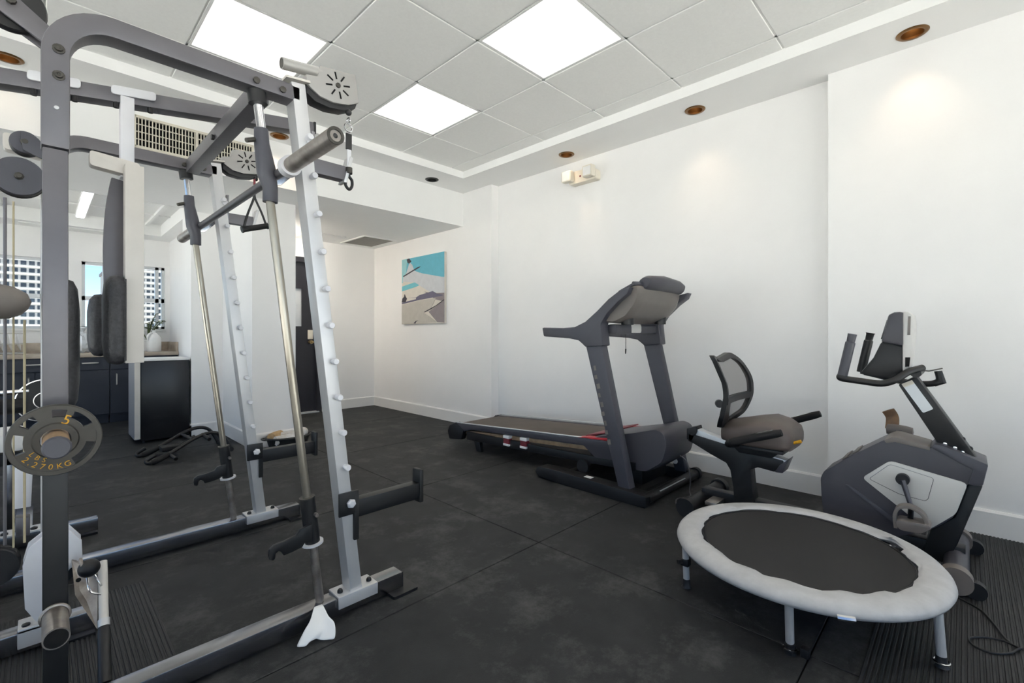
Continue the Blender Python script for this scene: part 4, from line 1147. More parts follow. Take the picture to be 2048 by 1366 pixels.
# crumpled paper sheet by the rail
W_, H_ = 9, 9
P00, P10 = at(628, 1214, 'Y', 1.715), at(645, 1208, 'Y', 1.715)
B0, B1 = at(592, 1296, 'Z', .004), at(667, 1276, 'Z', .006)
sheet = MB(); vs = []; rp = random.Random(2)
for j in range(H_):
    v = j / (H_ - 1)
    for i in range(W_):
        u = i / (W_ - 1)
        top = P00.lerp(P10, u); bot = B0.lerp(B1, u)
        p = top.lerp(bot, v)
        p += Vector((0, -.022 * math.sin(PI * v) + .010 * math.sin(u * 8 + v * 3) * v, .012 * math.sin(u * 6.5 + 1) * (1 - v) * v * 2))
        if v > .4: p.x += .018 * math.sin(v * PI) * (u - .35)
        if j == H_ - 1: p.z = .004 + (.016 if i in (3, 4) else .0) + .004 * (i % 2)
        vs.append(p)
fs = [(j * W_ + i, j * W_ + i + 1, (j + 1) * W_ + i + 1, (j + 1) * W_ + i) for j in range(H_ - 1) for i in range(W_ - 1)]
pp = build('paper_sheet', MB().add(vs, fs), 'paper', subsurf=1)
so_ = pp.modifiers.new('thickness', 'SOLIDIFY'); so_.thickness = .0015
tag(pp, 'crumpled white paper sheet slumped over the near floor rail', 'paper')

# exercise bench behind the machine at the left edge
t = thing('weight_bench', (-.3, 3.75, 0), 'weight bench with black leg rollers at the left edge behind the cables', 'bench')
bY = 3.72
za = lambda y: at(20, y, 'Y', bY).z
xa_ = lambda x: at(x, 800, 'Y', bY).x
build('seat_pad', MB().bx(-.75, xa_(48), bY + .0, bY + .32, za(905), za(868)), 'white_plastic', t, bevel=.02)
build('frame_beam', MB().bx(-.75, xa_(40), bY + .12, bY + .18, za(940), za(915)), 'black_paint', t, bevel=.004)
lg = build('leg', MB().bx(xa_(8), xa_(30), bY + .12, bY + .18, 0, za(915)), 'frame_dark', t, bevel=.004)
build('leg', MB().bx(-.72, -.66, bY + .12, bY + .18, 0, za(915)), 'frame_dark', t, bevel=.004)
build('foot_tube', MB().bx(-.10, -.03, bY - .1, bY + .40, 0, .05), 'frame_dark', t, bevel=.004)
build('foot_tube', MB().bx(-.73, -.66, bY - .1, bY + .40, 0, .05), 'frame_dark', t, bevel=.004)
build('chrome_bar', MB().rod((-.7, bY - .02, za(788)), (xa_(58), bY - .02, za(784)), .0135, 14), 'chrome', t)
build('leg_roller', MB().rod((-.7, bY - .02, za(815)), (xa_(52), bY - .02, za(812)), .042, 20), 'foam_black', t)
dc = at(90, 800, 'Y', bY - .02)
wd = build('lever_disc', MB().lathe((dc.x, bY - .03, dc.z), (0, 1, 0), [(0, 0), (.11, 0), (.118, .006), (.118, .024), (.11, .03), (0, .03)], 40), 'black_paint', t)
build('disc_rim', MB().ring((dc.x, bY - .026, dc.z), (0, 1, 0), .116, .004, 40, 6), 'chrome', wd)
build('disc_ring', MB().ring((dc.x, bY - .032, dc.z), (0, 1, 0), .045, .004, 28, 6), 'chrome', wd)
build('lever_link', MB().bx(dc.x - .03, dc.x + .03, bY, bY + .02, za(905), dc.z), 'frame_dark', t, bevel=.003)
# ================================================================== TREADMILL
T = thing('treadmill', (3.08, 2.4, 0), 'dark grey treadmill with brown belt against the white wall', 'treadmill')
TXN, TXF = 2.70, 3.44                                    # outer faces of the near and far uprights
def prism_x(name, pts, x0, x1, m, parent, bevel=.006, **kw):
    return build(name, MB().prism(pts, 'X', x0, x1), m, parent, bevel=bevel, **kw)
railp = rounded([(2.33, .012), (2.36, .045), (2.33, .085), (2.22, .092), (1.50, .078), (1.43, .075), (1.43, .0), (2.10, .0)], .012)
br_n = prism_x('base_rail', railp, 2.655, 2.765, 'black_plastic', T, .006)
prism_x('base_rail', railp, 3.385, 3.475, 'black_plastic', T, .012)
build('base_bar', MB().tube([(2.70, 1.455, .045), (3.46, 1.455, .045)], .034, 18), 'black_paint', T)
build('bar_cap', MB().rod((3.44, 1.455, .045), (3.475, 1.455, .045), .046, 18), 'black_plastic', T)
build('base_bar', MB().bx(2.74, 3.40, 2.10, 2.15, .02, .07), 'black_paint', T, bevel=.005)
build('rail_sticker', MB().bx(2.69, 2.73, 1.87, 1.93, .0855, .0875), 'white_plastic', br_n)
build('bar_strip', MB().bx(2.84, 3.22, 1.425, 1.44, .066, .07), 'aluminium', T)
upn = [(1.655, .06), (1.565, .06), (1.79, 1.03), (1.925, 1.03)]
for k, (x0, x1) in enumerate(((TXN, 2.775), (3.375, TXF))):
    u = prism_x('upright', [(a - (0 if k == 0 else .075), b) if b < .5 else (a - (0 if k == 0 else .08), b) for a, b in upn], x0, x1, 'slate_plastic', T, .012)
    off = 0 if k == 0 else -.085
    arm = yz(2.70, (1125, 656), (1150, 654), (1172, 643), (1195, 622), (1218, 598), (1240, 581), (1262, 574), (1256, 588), (1238, 603), (1215, 628), (1203, 648), (1207, 692), (1172, 694), (1166, 688), (1158, 681), (1140, 677), (1126, 676))
    arm = [(y + off, z) for y, z in arm]
    h = prism_x('handle_arm', arm, x0 - .012, x1 + .012, 'slate_plastic', T, .012)
    gp = [(y + off, z) for y, z in yz(2.70, (1085, 655), (1128, 656), (1129, 676), (1088, 673))]
    prism_x('grip', gp, x0 - .008, x1 + .008, 'shroud_plastic', h, .012)
    if k == 0:
        # faded vertical lettering stripe on the near upright
        for q in range(9):
            zc0 = .86 - q * .062; yc0 = 1.61 + (zc0 - .06) * .2325 + .045
            build('worn_mark', MB().box((x0 - .0008, yc0 + .006 * (q % 2), zc0), (.0012, .018 + .004 * (q % 3), .034 - .006 * (q % 2)), Matrix.Rotation(-.23, 3, 'X')), 'warm_grey_plastic', u)
    if k == 1: build('pivot_bolt', MB().lathe((x0, 1.575, .13), (-1, 0, 0), [(.02, 0), (.018, .006), (0, .008)], 14), 'white_plastic', u)
con = [(1.80, 1.175), (1.72, 1.168), (1.62, 1.21), (1.545, 1.30), (1.515, 1.375), (1.52, 1.415), (1.56, 1.425), (1.66, 1.375), (1.77, 1.285), (1.815, 1.215)]
def con_ring(x, s):
    cy, cz = 1.66, 1.30
    return [Vector((x, cy + (y - cy) * s, cz + (z - cz) * s)) for y, z in rounded(con, .02, 2)]
build('console', MB().loft([con_ring(2.735, .90), con_ring(2.76, .98), con_ring(2.85, 1.0), con_ring(3.22, 1.0), con_ring(3.32, .97), con_ring(3.38, .82), con_ring(3.40, .6)]), 'warm_grey_plastic', T, smooth=40)
build('console_edge', MB().tube(smooth_line([(2.735, 1.565, 1.43), (2.85, 1.53, 1.432), (3.08, 1.515, 1.438), (3.26, 1.525, 1.43), (3.375, 1.56, 1.385), (3.395, 1.62, 1.30), (3.375, 1.70, 1.22)], 5), .014, 10), 'slate_plastic', T)
build('console_deck', MB().prism([(1.555, 1.428), (1.67, 1.378), (1.80, 1.268), (1.81, 1.28), (1.68, 1.392), (1.565, 1.442)], 'X', 2.75, 3.36), 'slate_plastic', T, bevel=.003)
build('wood_trim', MB().prism([(1.556, 1.43), (1.60, 1.412), (1.602, 1.425), (1.56, 1.446)], 'X', 2.79, 2.93), 'rust_tan', T, bevel=.002)
hump = rounded([(1.60, 1.408), (1.545, 1.478), (1.50, 1.486), (1.465, 1.47), (1.475, 1.42), (1.515, 1.39)], .02, 3)
def hump_ring(x, s, dz=0): return [Vector((x, 1.53 + (y - 1.53) * s, 1.44 + (z - 1.44) * s + dz)) for y, z in hump]
build('display_hood', MB().loft([hump_ring(2.80, .8, -.004), hump_ring(2.83, 1.02, 0), hump_ring(3.02, 1.15, .008), hump_ring(3.24, 1.04, .0), hump_ring(3.33, .85, -.012), hump_ring(3.345, .5, -.016)]), 'shroud_plastic', T, smooth=40)
build('display', MB().prism([(1.605, 1.41), (1.55, 1.48), (1.553, 1.483), (1.609, 1.413)], 'X', 2.88, 3.26), 'black_plastic', T)
for x in (2.90, 3.30): build('vent_slot', MB().box((x, 1.585, 1.262), (.006, .035, .004), Matrix.Rotation(-.75, 3, 'X')), 'dark_void', T)
build('shelf_bar', MB().bx(2.78, 3.37, 1.72, 1.80, 1.095, 1.165), 'shroud_plastic', T, bevel=.02)
build('shelf_silver', MB().bx(2.98, 3.13, 1.715, 1.80, 1.10, 1.168), 'panel_silver', T, bevel=.02)
build('cup_holder', MB().lathe((3.30, 1.66, 1.17), (0, 0, 1), [(0, 0), (.042, .0), (.05, .10), (.05, .12), (.04, .12), (0, .02)], 22), 'black_plastic', T)
build('cup_holder', MB().lathe((2.86, 1.68, 1.16), (0, 0, 1), [(0, 0), (.042, .0), (.05, .08), (0, .1)], 22), 'black_plastic', T)
kc = build('key_cord', MB().tube([(3.04, 1.80, 1.10), (3.04, 1.80, .985)], .0022, 6), 'black_plastic', T)
build('key_clip', MB().tube([(3.04, 1.80, .985), (3.036, 1.80, .95)], [.006, .004], 8), 'black_plastic', kc)
# deck
XD0, XD1 = 2.815, 3.425
def dz(y): return .235 + (3.54 - y) * .0585                # top of the side rails
tilt = -math.atan(.0585)
dr_ = lambda y, d: (y, dz(y) + d)
prism_x('belt', [dr_(3.56, -.03), dr_(3.60, -.045), dr_(3.56, -.065), dr_(1.75, -.05), dr_(1.75, -.004), dr_(3.5, -.004)], 2.872, 3.368, 'belt', T, .004)
prism_x('deck_board', [dr_(3.45, -.07), dr_(1.75, -.055), dr_(1.75, -.09), dr_(3.45, -.10)], 2.85, 3.39, 'rust_tan', T, .002)
for k, (x0, x1) in enumerate(((XD0, XD0 + .052), (XD1 - .052, XD1))):
    sr = prism_x('side_rail', [dr_(3.56, 0), dr_(1.68, 0), dr_(1.68, -.13), dr_(1.92, -.13), dr_(2.02, -.055), dr_(3.30, -.05), dr_(3.38, -.07), dr_(3.60, -.10), dr_(3.63, -.05)], x0, x1, 'shroud_plastic', T, .008)
    prism_x('lower_rail', [dr_(3.38, -.075), dr_(3.38, -.15), dr_(2.4, -.175), dr_(1.60, -.185), dr_(1.60, -.125), dr_(1.95, -.125), dr_(2.3, -.115)], x0 + .012, x1 - .012, 'black_plastic', T, .006)
    prism_x('foot_strip', [dr_(3.54, .0005), dr_(1.85, .0005), dr_(1.85, .006), dr_(3.54, .006)], x0 + (.004 if k == 0 else .06), x0 + (.026 if k == 0 else .08), 'aluminium', sr, .001)
    rr = prism_x('red_corner', [dr_(2.08, .002), dr_(1.80, .002), dr_(1.80, .018), dr_(2.0, .012)], x0, x1 + (.02 if k == 0 else 0), 'red_plastic', sr, .003)
    prism_x('end_cap', [dr_(3.52, .006), dr_(3.62, -.03), dr_(3.65, -.09), dr_(3.62, -.165), dr_(3.44, -.155), dr_(3.40, -.06)], x0 - .006, x1 + .006, 'black_plastic', T, .012)
    if k == 0:
        for yq in (2.83, 2.63):
            c_ = build('cushion', MB().bx(x0 - .004, x0 + .05, yq - .034, yq + .034, dz(yq) - .135, dz(yq) - .058), 'maroon', T, bevel=.006)
            build('cushion_band', MB().bx(x0 - .007, x0 + .05, yq - .035, yq + .035, dz(yq) - .082, dz(yq) - .056), 'white_plastic', c_, bevel=.004)
            build('cushion_band', MB().bx(x0 - .007, x0 + .05, yq - .035, yq + .035, dz(yq) - .146, dz(yq) - .126), 'white_plastic', c_, bevel=.004)
build('rear_roller', MB().rod((2.87, 3.58, dz(3.58) - .05), (3.37, 3.58, dz(3.58) - .05), .03, 20), 'black_paint', T)
for x in (2.87, 3.37): prism_x('rear_leg', [(3.30, .09), (3.22, .09), (3.20, .0), (3.26, .0)], x - .02, x + .02, 'black_plastic', T, .006)
hood = rounded([(2.02, dz(2.02) - .005), (1.88, .365), (1.62, .425), (1.45, .475), (1.39, .455), (1.37, .38), (1.40, .26), (1.52, .17), (1.75, .16), (1.80, .30)], .03, 3)
def hood_ring(x, s): return [Vector((x, 1.62 + (y - 1.62) * s, .31 + (z - .31) * s)) for y, z in hood]
build('motor_hood', MB().loft([hood_ring(2.835, .95), hood_ring(2.85, .99), hood_ring(3.06, 1.03), hood_ring(3.25, .99), hood_ring(3.29, .92)]), 'shroud_plastic', T, smooth=40)
build('hood_lip', MB().prism([dr_(2.06, .001), (1.86, .372), (1.865, .38), dr_(2.06, .008)], 'X', 2.90, 3.34), 'maroon', T, bevel=.002)
build('lift_arm', MB().bx(2.92, 3.28, 1.60, 1.68, .05, .2), 'black_paint', T, bevel=.005)
for x in (2.80, 3.37): build('transport_wheel', MB().rod((x, 2.02, .12), (x + .03, 2.02, .12), .05, 22), 'black_plastic', T)
cord = smooth_line([(3.06, 1.40, .27), (3.06, 1.345, .23), (3.08, 1.33, .12), (3.09, 1.34, .03), (3.05, 1.32, .008), (2.95, 1.36, .007), (2.86, 1.33, .007)], 6)
build('power_cord', MB().tube(cord, .0045, 8), 'frame_grey', T)

# ================================================================== RECUMBENT BIKE
B = thing('recumbent_bike', (2.98, .6, 0), 'grey recumbent exercise bike with mesh backrest beside the wall', 'exercise bike')
CX = 2.98
build('rear_stabilizer', MB().rod((2.73, 1.20, .055), (3.24, 1.20, .055), .042, 22), 'black_paint', B)
for x in (2.70, 3.22): build('stabilizer_cap', MB().rod((x, 1.20, .055), (x + .05, 1.20, .055), .055, 22), 'black_plastic', B)
build('front_stabilizer', MB().rod((2.73, .03, .062), (3.24, .03, .062), .044, 22), 'shroud_plastic', B)
for x in (2.68, 3.22):
    c_ = build('stabilizer_cap', MB().rod((x, .03, .062), (x + .055, .03, .062), .056, 22), 'warm_grey_plastic', B)
    build('wheel', MB().rod((x + .005, -.03, .041), (x + .045, -.03, .041), .035, 18), 'black_plastic', B)
build('main_beam', MB().bx(CX - .035, CX + .035, .0, 1.20, .055, .12), 'black_paint', B, bevel=.006)
build('beam_plate', MB().bx(CX - .16, CX - .02, 1.06, 1.13, .06, .085), 'steel_worn', B, bevel=.006)
pole = yz(2.93, (1376, 866), (1376, 882), (1388, 888), (1420, 908), (1452, 926), (1460, 940), (1466, 975), (1468, 1010), (1509, 1010), (1503, 970), (1500, 940), (1515, 935), (1548, 944), (1566, 938), (1566, 922), (1500, 905), (1440, 886))
prism_x('seat_post', pole, CX - .05, CX + .04, 'black_paint', B, .006)
rl_ = yz(2.93, (1374, 862), (1378, 856), (1395, 860), (1480, 894), (1572, 922), (1570, 936), (1480, 910), (1378, 876))
rb_ = prism_x('slide_rail', rl_, CX - .04, CX + .03, 'aluminium', B, .004)
prism_x('rail_cap', yz(2.93, (1373, 857), (1392, 853), (1394, 862), (1384, 884), (1373, 878)), CX - .05, CX + .04, 'black_plastic', rb_, .005)
prism_x('rail_cap', yz(2.93, (1560, 930), (1578, 918), (1566, 946), (1550, 944)), CX - .06, CX + .05, 'shroud_plastic', rb_, .005)
car = yz(2.93, (1466, 890), (1470, 872), (1560, 876), (1562, 905), (1545, 916), (1480, 904))
prism_x('seat_carriage', car, CX - .07, CX + .06, 'black_plastic', B, .006)
build('carriage_spring', MB().rod((CX - .074, .80, .455), (CX - .074, .74, .45), .022, 14), 'warm_grey_plastic', B)
for px0 in (1532, 1546): build('carriage_bolt', MB().rod(at(px0, 886, 'X', CX - .07), at(px0, 886, 'X', CX - .085), .009, 10), 'brass', B)
lv = [at(x, y, 'X', CX - .09) for x, y in ((1520, 897), (1550, 897), (1572, 893), (1588, 886))]
lv_ = build('release_lever', MB().tube(smooth_line(lv, 4), .004, 8), 'aluminium', B)
build('lever_tip', MB().tube([lv[-1] - Vector((0, -.005, .002)), lv[-1] + Vector((0, -.035, .015))], .0085, 10), 'yellow_paint', lv_)
# seat: padded cushion with a saddle hump
rings = []
for (y, zt_, zb_, w) in ((1.045, .545, .49, .13), (1.03, .575, .465, .17), (.97, .588, .455, .195), (.88, .612, .45, .20), (.80, .628, .45, .195), (.73, .612, .45, .18), (.685, .585, .452, .16), (.672, .56, .475, .13)):
    r_ = []
    n = 24
    for k in range(n):
        a = 2 * PI * k / n
        cx_, sz = math.cos(a), math.sin(a)
        ex = abs(cx_) ** .4 * (1 if cx_ > 0 else -1); ez = abs(sz) ** .42 * (1 if sz > 0 else -1)
        zc0 = (zt_ + zb_) / 2; hh = (zt_ - zb_) / 2
        x = CX + ex * w
        z = zc0 + ez * hh
        if ez > 0: z -= .02 * (abs(ex) ** 2) * ez
        r_.append(Vector((x, y, z)))
    rings.append(r_)
st_ = build('seat', MB().loft(rings), 'seat_leather', B, smooth=50)
build('seat_pan', MB().bx(CX - .15, CX + .15, .71, 1.0, .435, .455), 'black_plastic', st_, bevel=.005)
# grab bars either side of the seat
for s, x0 in ((-1, CX - .235), (1, CX + .235)):
    e1 = Vector((x0, .955, .482)); e2 = Vector((x0, .695, .575)) if s < 0 else Vector((x0, .61, .628))
    P_ = [(CX + s * .09, .93, .455), (x0 - s * .03, .97, .46), e1, e1.lerp(e2, .4), e2]
    g_ = build('grab_bar', MB().tube(smooth_line(P_, 5), .017, 14), 'black_paint', B)
    build('grab_grip', MB().tube([e1, e1.lerp(e2, .1), e1.lerp(e2, .9), e2], [.018, .0215, .0215, .018], 16), 'foam_black', g_)
    build('pulse_plate', MB().tube([e1.lerp(e2, .5) + Vector((0, 0, .003)), e1.lerp(e2, .85) + Vector((0, 0, .003))], .0215, 14, flat=(1, .6)), 'chrome', g_)
# backrest: curved frame with woven mesh
def by(z, x):                                               # how far back the shell stands at height z
    t_ = (z - .56) / .42
    return 1.035 - .055 * math.sin(t_ * PI * .8) + .115 * max(0, t_ - .3) ** 1.6 - .35 * (x - CX) ** 2 * 4 * .25
outer = rounded([(CX - .325, .985), (CX - .22, .955), (CX + .06, .985), (CX + .15, .94), (CX + .205, .83), (CX + .205, .70), (CX + .165, .60), (CX - .02, .555), (CX - .225, .55), (CX - .275, .60), (CX - .285, .78)], .045, 5)
def inset(o, cx0, cz0, d):
    out = []
    for x, z in o:
        v = Vector((x - cx0, z - cz0)); L = v.length
        v = v * max(.1, (L - d) / L); out.append((cx0 + v.x, cz0 + v.y))
    return out
inner = inset(outer, CX - .03, .76, .034)
n = len(outer)
def shell(o, off): return [Vector((x, by(z, x) + off, z)) for x, z in o]
vs = shell(outer, -.012) + shell(inner, -.012) + shell(outer, .014) + shell(inner, .014)
fs = []
for i in range(n):
    j = (i + 1) % n
    fs += [(i, j, n + j, n + i), (2 * n + j, 2 * n + i, 3 * n + i, 3 * n + j), (i, 2 * n + i, 2 * n + j, j), (n + i, n + j, 3 * n + j, 3 * n + i)]
bk = build('backrest_frame', MB().add(vs, fs), 'black_plastic', B, smooth=50)
def strip(z0, z1, x0, x1, th=.012, m='black_plastic', nm='cross_strut', k=10):
    v = []; f = []
    for i in range(k + 1):
        x = x0 + (x1 - x0) * i / k
        for z in (z0, z1):
            for o_ in (-th, th): v.append(Vector((x, by(z, x) + o_, z)))
    for i in range(k):
        a = i * 4
        f += [(a, a + 4, a + 6, a + 2), (a + 1, a + 3, a + 7, a + 5), (a, a + 1, a + 5, a + 4), (a + 2, a + 6, a + 7, a + 3)]
    f += [(0, 2, 3, 1), (k * 4, k * 4 + 1, k * 4 + 3, k * 4 + 2)]
    return build(nm, MB().add(v, f), m, bk)
strip(.695, .735, CX - .26, CX + .185)
# side gusset of the lower panel
gv = [(CX - .26, .70), (CX - .16, .70), (CX - .09, .585), (CX - .24, .57)]
build('gusset', MB().add([Vector((x, by(z, x) + o_, z)) for o_ in (-.008, .008) for x, z in gv], [(0, 1, 2, 3), (7, 6, 5, 4), (0, 4, 5, 1), (1, 5, 6, 2), (2, 6, 7, 3), (3, 7, 4, 0)]), 'black_plastic', bk)
# woven mesh sheet
NX, NZ = 12, 14; v = []; f = []
io = inset(outer, CX - .03, .76, .02)
def half(z):                                                # left and right limits of the opening
    xs_ = []
    for i in range(n):
        (x1, z1), (x2, z2) = io[i], io[(i + 1) % n]
        if (z1 - z) * (z2 - z) <= 0 and abs(z1 - z2) > 1e-6: xs_.append(x1 + (x2 - x1) * (z - z1) / (z2 - z1))
    return (min(xs_), max(xs_)) if len(xs_) > 1 else (CX, CX)
for j in range(NZ + 1):
    z = .582 + (.945 - .582) * j / NZ; a, b = half(z)
    for i in range(NX + 1):
        x = a + (b - a) * i / NX; v.append(Vector((x, by(z, x), z)))
for j in range(NZ):
    for i in range(NX):
        a = j * (NX + 1) + i; f.append((a, a + 1, a + NX + 2, a + NX + 1))
build('mesh_panel', MB().add(v, f), 'woven_mesh', bk, smooth=60)
build('back_spine', MB().tube(smooth_line([(CX - .02, 1.0, .45), (CX - .02, 1.05, .52), (CX - .02, 1.065, .60), (CX - .02, 1.05, .72)], 5), .022, 12, flat=(.7, 1.2)), 'black_plastic', B)
build('recline_knob', MB().rod((CX - .285, by(.70, CX - .285) + .03, .70), (CX - .255, by(.70, CX - .2) + .03, .70), .022, 14), 'black_plastic', bk)

# flywheel shroud
SN, SF = 2.885, 3.085
sh_out = yz(SN, (1641, 955), (1643, 1000), (1650, 1050), (1664, 1070), (1790, 1075), (1852, 1062), (1880, 1052), (1906, 1036), (1935, 967), (1950, 971), (1962, 930), (1866, 892), (1860, 896), (1793, 876), (1768, 880), (1700, 912), (1664, 934), (1648, 942))
sh_out = rounded(sh_out, .012, 2)
build('shroud', MB().prism(sh_out, 'X', SN, SF), 'shroud_plastic', B, bevel=.014, segs=3)
top_cap = yz(SN, (1768, 880), (1784, 874), (1795, 875), (1860, 894), (1860, 901), (1790, 884), (1772, 886))
prism_x('shroud_spine', top_cap, SN - .004, SF + .004, 'warm_grey_plastic', B, .004)
coll = yz(SN, (1862, 895), (1868, 887), (1885, 890), (1960, 922), (1977, 929), (1966, 972), (1948, 972), (1935, 968), (1945, 940))
prism_x('shroud_collar', coll, SN - .006, SF + .006, 'slate_plastic', B, .008)
pan = rounded(yz(SN, (1724, 955), (1780, 921), (1868, 947), (1936, 967), (1912, 1028), (1862, 1057), (1845, 1052)), .02, 3)
pn = prism_x('side_panel', pan, SN - .006, SN + .01, 'panel_silver', B, .004)
ins = rounded(yz(SN, (1738, 957), (1780, 928), (1868, 956), (1856, 998), (1850, 1001), (1800, 988)), .012, 3)
build('panel_line', MB().tube([Vector((SN - .006, y, z)) for y, z in ins], .0012, 5, closed=True), 'frame_dark', pn)
ridge = yz(SN, (1690, 968), (1700, 970), (1795, 1040), (1790, 1050), (1740, 1010))
prism_x('shroud_ridge', ridge, SN - .008, SN + .01, 'slate_plastic', B, .006)
for a_, b_ in (((1682, 922), (1694, 915)), ((1702, 911), (1716, 904))):
    pa, pb = yz(SN, a_, b_)
    build('vent_rib', MB().box(((SN + SF) / 2, (pa[0] + pb[0]) / 2, (pa[1] + pb[1]) / 2 + .004), (.16, .03, .006), Matrix.Rotation(-.7, 3, 'X')), 'warm_grey_plastic', B, bevel=.002)
hub = at(1806, 957, 'X', SN - .01)
hb = build('crank_hub', MB().rod(hub, hub - Vector((.03, 0, 0)), .026, 20), 'black_plastic', B)
pe = at(1822, 1012, 'X', SN - .045)
build('crank_arm', MB().tube([hub - Vector((.03, 0, 0)), pe], [.019, .016], 12, flat=(1, .6)), 'shroud_plastic', hb)
pq = at(1826, 1046, 'X', SN - .075)
outl_ = rounded([(pq.y + .062, pq.z + .012), (pq.y - .055, pq.z + .020), (pq.y - .066, pq.z + .006), (pq.y - .03, pq.z - .03), (pq.y + .05, pq.z - .034)], .02, 4)
pdl = build('pedal', MB().prism(outl_, 'X', pq.x - .045, pq.x + .045), 'warm_grey_plastic', B, bevel=.012)
build('pedal_axle', MB().rod(pe + Vector((.01, 0, 0)), Vector((pq.x, pe.y, pq.z + .02)), .011, 10), 'black_paint', pdl)
ap = [(pq.y + .058, pq.z - .03), (pq.y + .062, pq.z + .03), (pq.y + .045, pq.z + .068), (pq.y + .005, pq.z + .078), (pq.y - .035, pq.z + .055), (pq.y - .05, pq.z + .018)]
ap = smooth_line([(0, y, z) for y, z in ap], 5)
build('pedal_strap', MB().sweep_rect([(pq.x - .015, p.y, p.z) for p in ap], .014, .05, (1, 0, 0)), 'warm_grey_plastic', pdl, bevel=.002)
# far pedal, up behind the shroud
fe = at(1798, 860, 'X', SF + .09)
fp = build('pedal', MB().lathe(fe + Vector((0, .055, 0)), (0, -1, -.05), [(0, 0), (.026, .005), (.03, .03), (.03, .08), (.024, .11), (0, .115)], 16), 'warm_grey_plastic', B)
build('pedal_strap', MB().tube(smooth_line([fe + Vector((0, .03, 0)), fe + Vector((.01, .028, .06)), fe + Vector((-.005, .045, .10))], 5), .028, 8, flat=(.15, 1)), 'strap_brown', fp)
build('crank_arm', MB().tube([Vector((SF + .03, hub.y, hub.z)), fe - Vector((.03, 0, .0))], .016, 10), 'shroud_plastic', fp)
# front mast, sticker, front leg
mast = yz(2.93, (1796, 769), (1832, 752), (1842, 765), (1958, 922), (1950, 930), (1884, 900))
ms = prism_x('mast', mast, 2.93, 3.03, 'black_paint', B, .008)
stk = rounded(yz(2.93, (1803, 768), (1824, 760), (1867, 818), (1846, 826)), .006, 2)
prism_x('sticker', stk, 2.9285, 2.931, 'aluminium', ms, 0)
stk2 = yz(2.93, (1803, 768), (1824, 760), (1829, 767), (1808, 775))
prism_x('sticker_band', stk2, 2.9278, 2.931, 'beige_plastic', ms, 0)
for p_ in ((1890, 888), (1910, 896), (1925, 905)): build('bolt', MB().lathe(at(*p_, 'X', 2.93), (-1, 0, 0), [(.009, 0), (.008, .005), (0, .006)], 8), 'chrome', ms)
for p_ in ((1925, 878), (1940, 897)):
    q_ = at(*p_, 'X', 2.98); build('bolt', MB().ball(q_, .011, (1, 1, 1), 10, 8), 'black_plastic', ms)
leg = yz(2.93, (1936, 968), (1966, 972), (1915, 1090), (1892, 1128), (1842, 1110), (1862, 1060), (1910, 1034))
prism_x('front_leg', leg, 2.93, 3.03, 'black_paint', B, .006)
# console head
def hd_(name, pts, x0, x1, m, bev=.012): return prism_x(name, yz(2.90, *pts), x0, x1, m, B, bev)
hd_('display_head', [(1779, 630), (1790, 625), (1808, 624), (1808, 692), (1764, 684)], 2.85, 3.09, 'shroud_plastic')
hd_('head_shell', [(1807, 623), (1818, 624), (1826, 630), (1829, 662), (1823, 715), (1818, 740), (1806, 742), (1806, 690)], 2.86, 3.08, 'panel_silver')
hd_('head_base', [(1764, 683), (1807, 690), (1807, 722), (1812, 742), (1775, 760), (1730, 750), (1722, 745), (1748, 715)], 2.87, 3.07, 'black_plastic')
dpanel = [(1777, 634), (1779, 631), (1765, 681), (1762, 684)]
hd_('display_screen', [(1775, 640), (1778, 640), (1766, 678), (1763, 678)], 2.87, 3.07, 'black_plastic', 0)
hd_('head_slot', [(1818, 633), (1823, 633), (1822, 670), (1816, 670)], 2.858, 2.864, 'warm_grey_plastic', 0)
hd_('head_notch', [(1812, 714), (1822, 714), (1820, 732), (1812, 733)], 2.857, 2.864, 'dark_void', 0)
# handlebars
for nm_, xx, pts in (('near', 2.77, ((1684, 757), (1720, 762), (1762, 767), (1790, 760), (1815, 745), (1842, 738))),):
    P_ = [at(x, y, 'X', xx) for x, y in pts]
    P_[-1].x += .10; P_[-2].x += .04
    hb_ = build('handlebar', MB().tube(smooth_line(P_, 5), .0155, 14), 'black_paint', B)
    a_, b_ = at(1684, 754, 'X', xx), at(1705, 668, 'X', xx)
    build('bar_grip', MB().tube([a_, a_.lerp(b_, .05), a_.lerp(b_, .80), a_.lerp(b_, .82), b_], [.020, .021, .021, .017, .019], 16), 'slate_plastic', hb_)
    build('bar_elbow', MB().ball(a_, .024, (1, 1, .9), 14, 10), 'black_plastic', hb_)
    q_ = hb_
xx = 3.19
P_ = [at(x, y, 'X', xx) for x, y in ((1722, 742), (1760, 752), (1800, 762), (1850, 768), (1878, 762), (1876, 742))]
hb2 = build('handlebar', MB().tube(smooth_line(P_, 5), .0155, 14), 'black_paint', B)
a_, b_ = at(1722, 744, 'X', xx), at(1741, 666, 'X', xx)
build('bar_grip', MB().tube([a_, a_.lerp(b_, .05), a_.lerp(b_, .80), a_.lerp(b_, .82), a_.lerp(b_, .97), b_], [.020, .021, .021, .017, .018, .022], 16), 'black_plastic', hb2)
build('bar_pad', MB().tube([at(1868, 768, 'X', xx), at(1884, 764, 'X', xx), at(1878, 742, 'X', xx)], [.014, .018, .012], 10), 'black_plastic', hb2)
build('bar_bridge', MB().tube([(2.84, .165, .915), (3.12, .165, .915)], .02, 14), 'black_paint', B)
build('book_rest', MB().tube([at(1835, 740, 'X', 2.95), at(1858, 742, 'X', 3.05), at(1884, 737, 'X', 3.15)], .0035, 8), 'iron_grey', B)

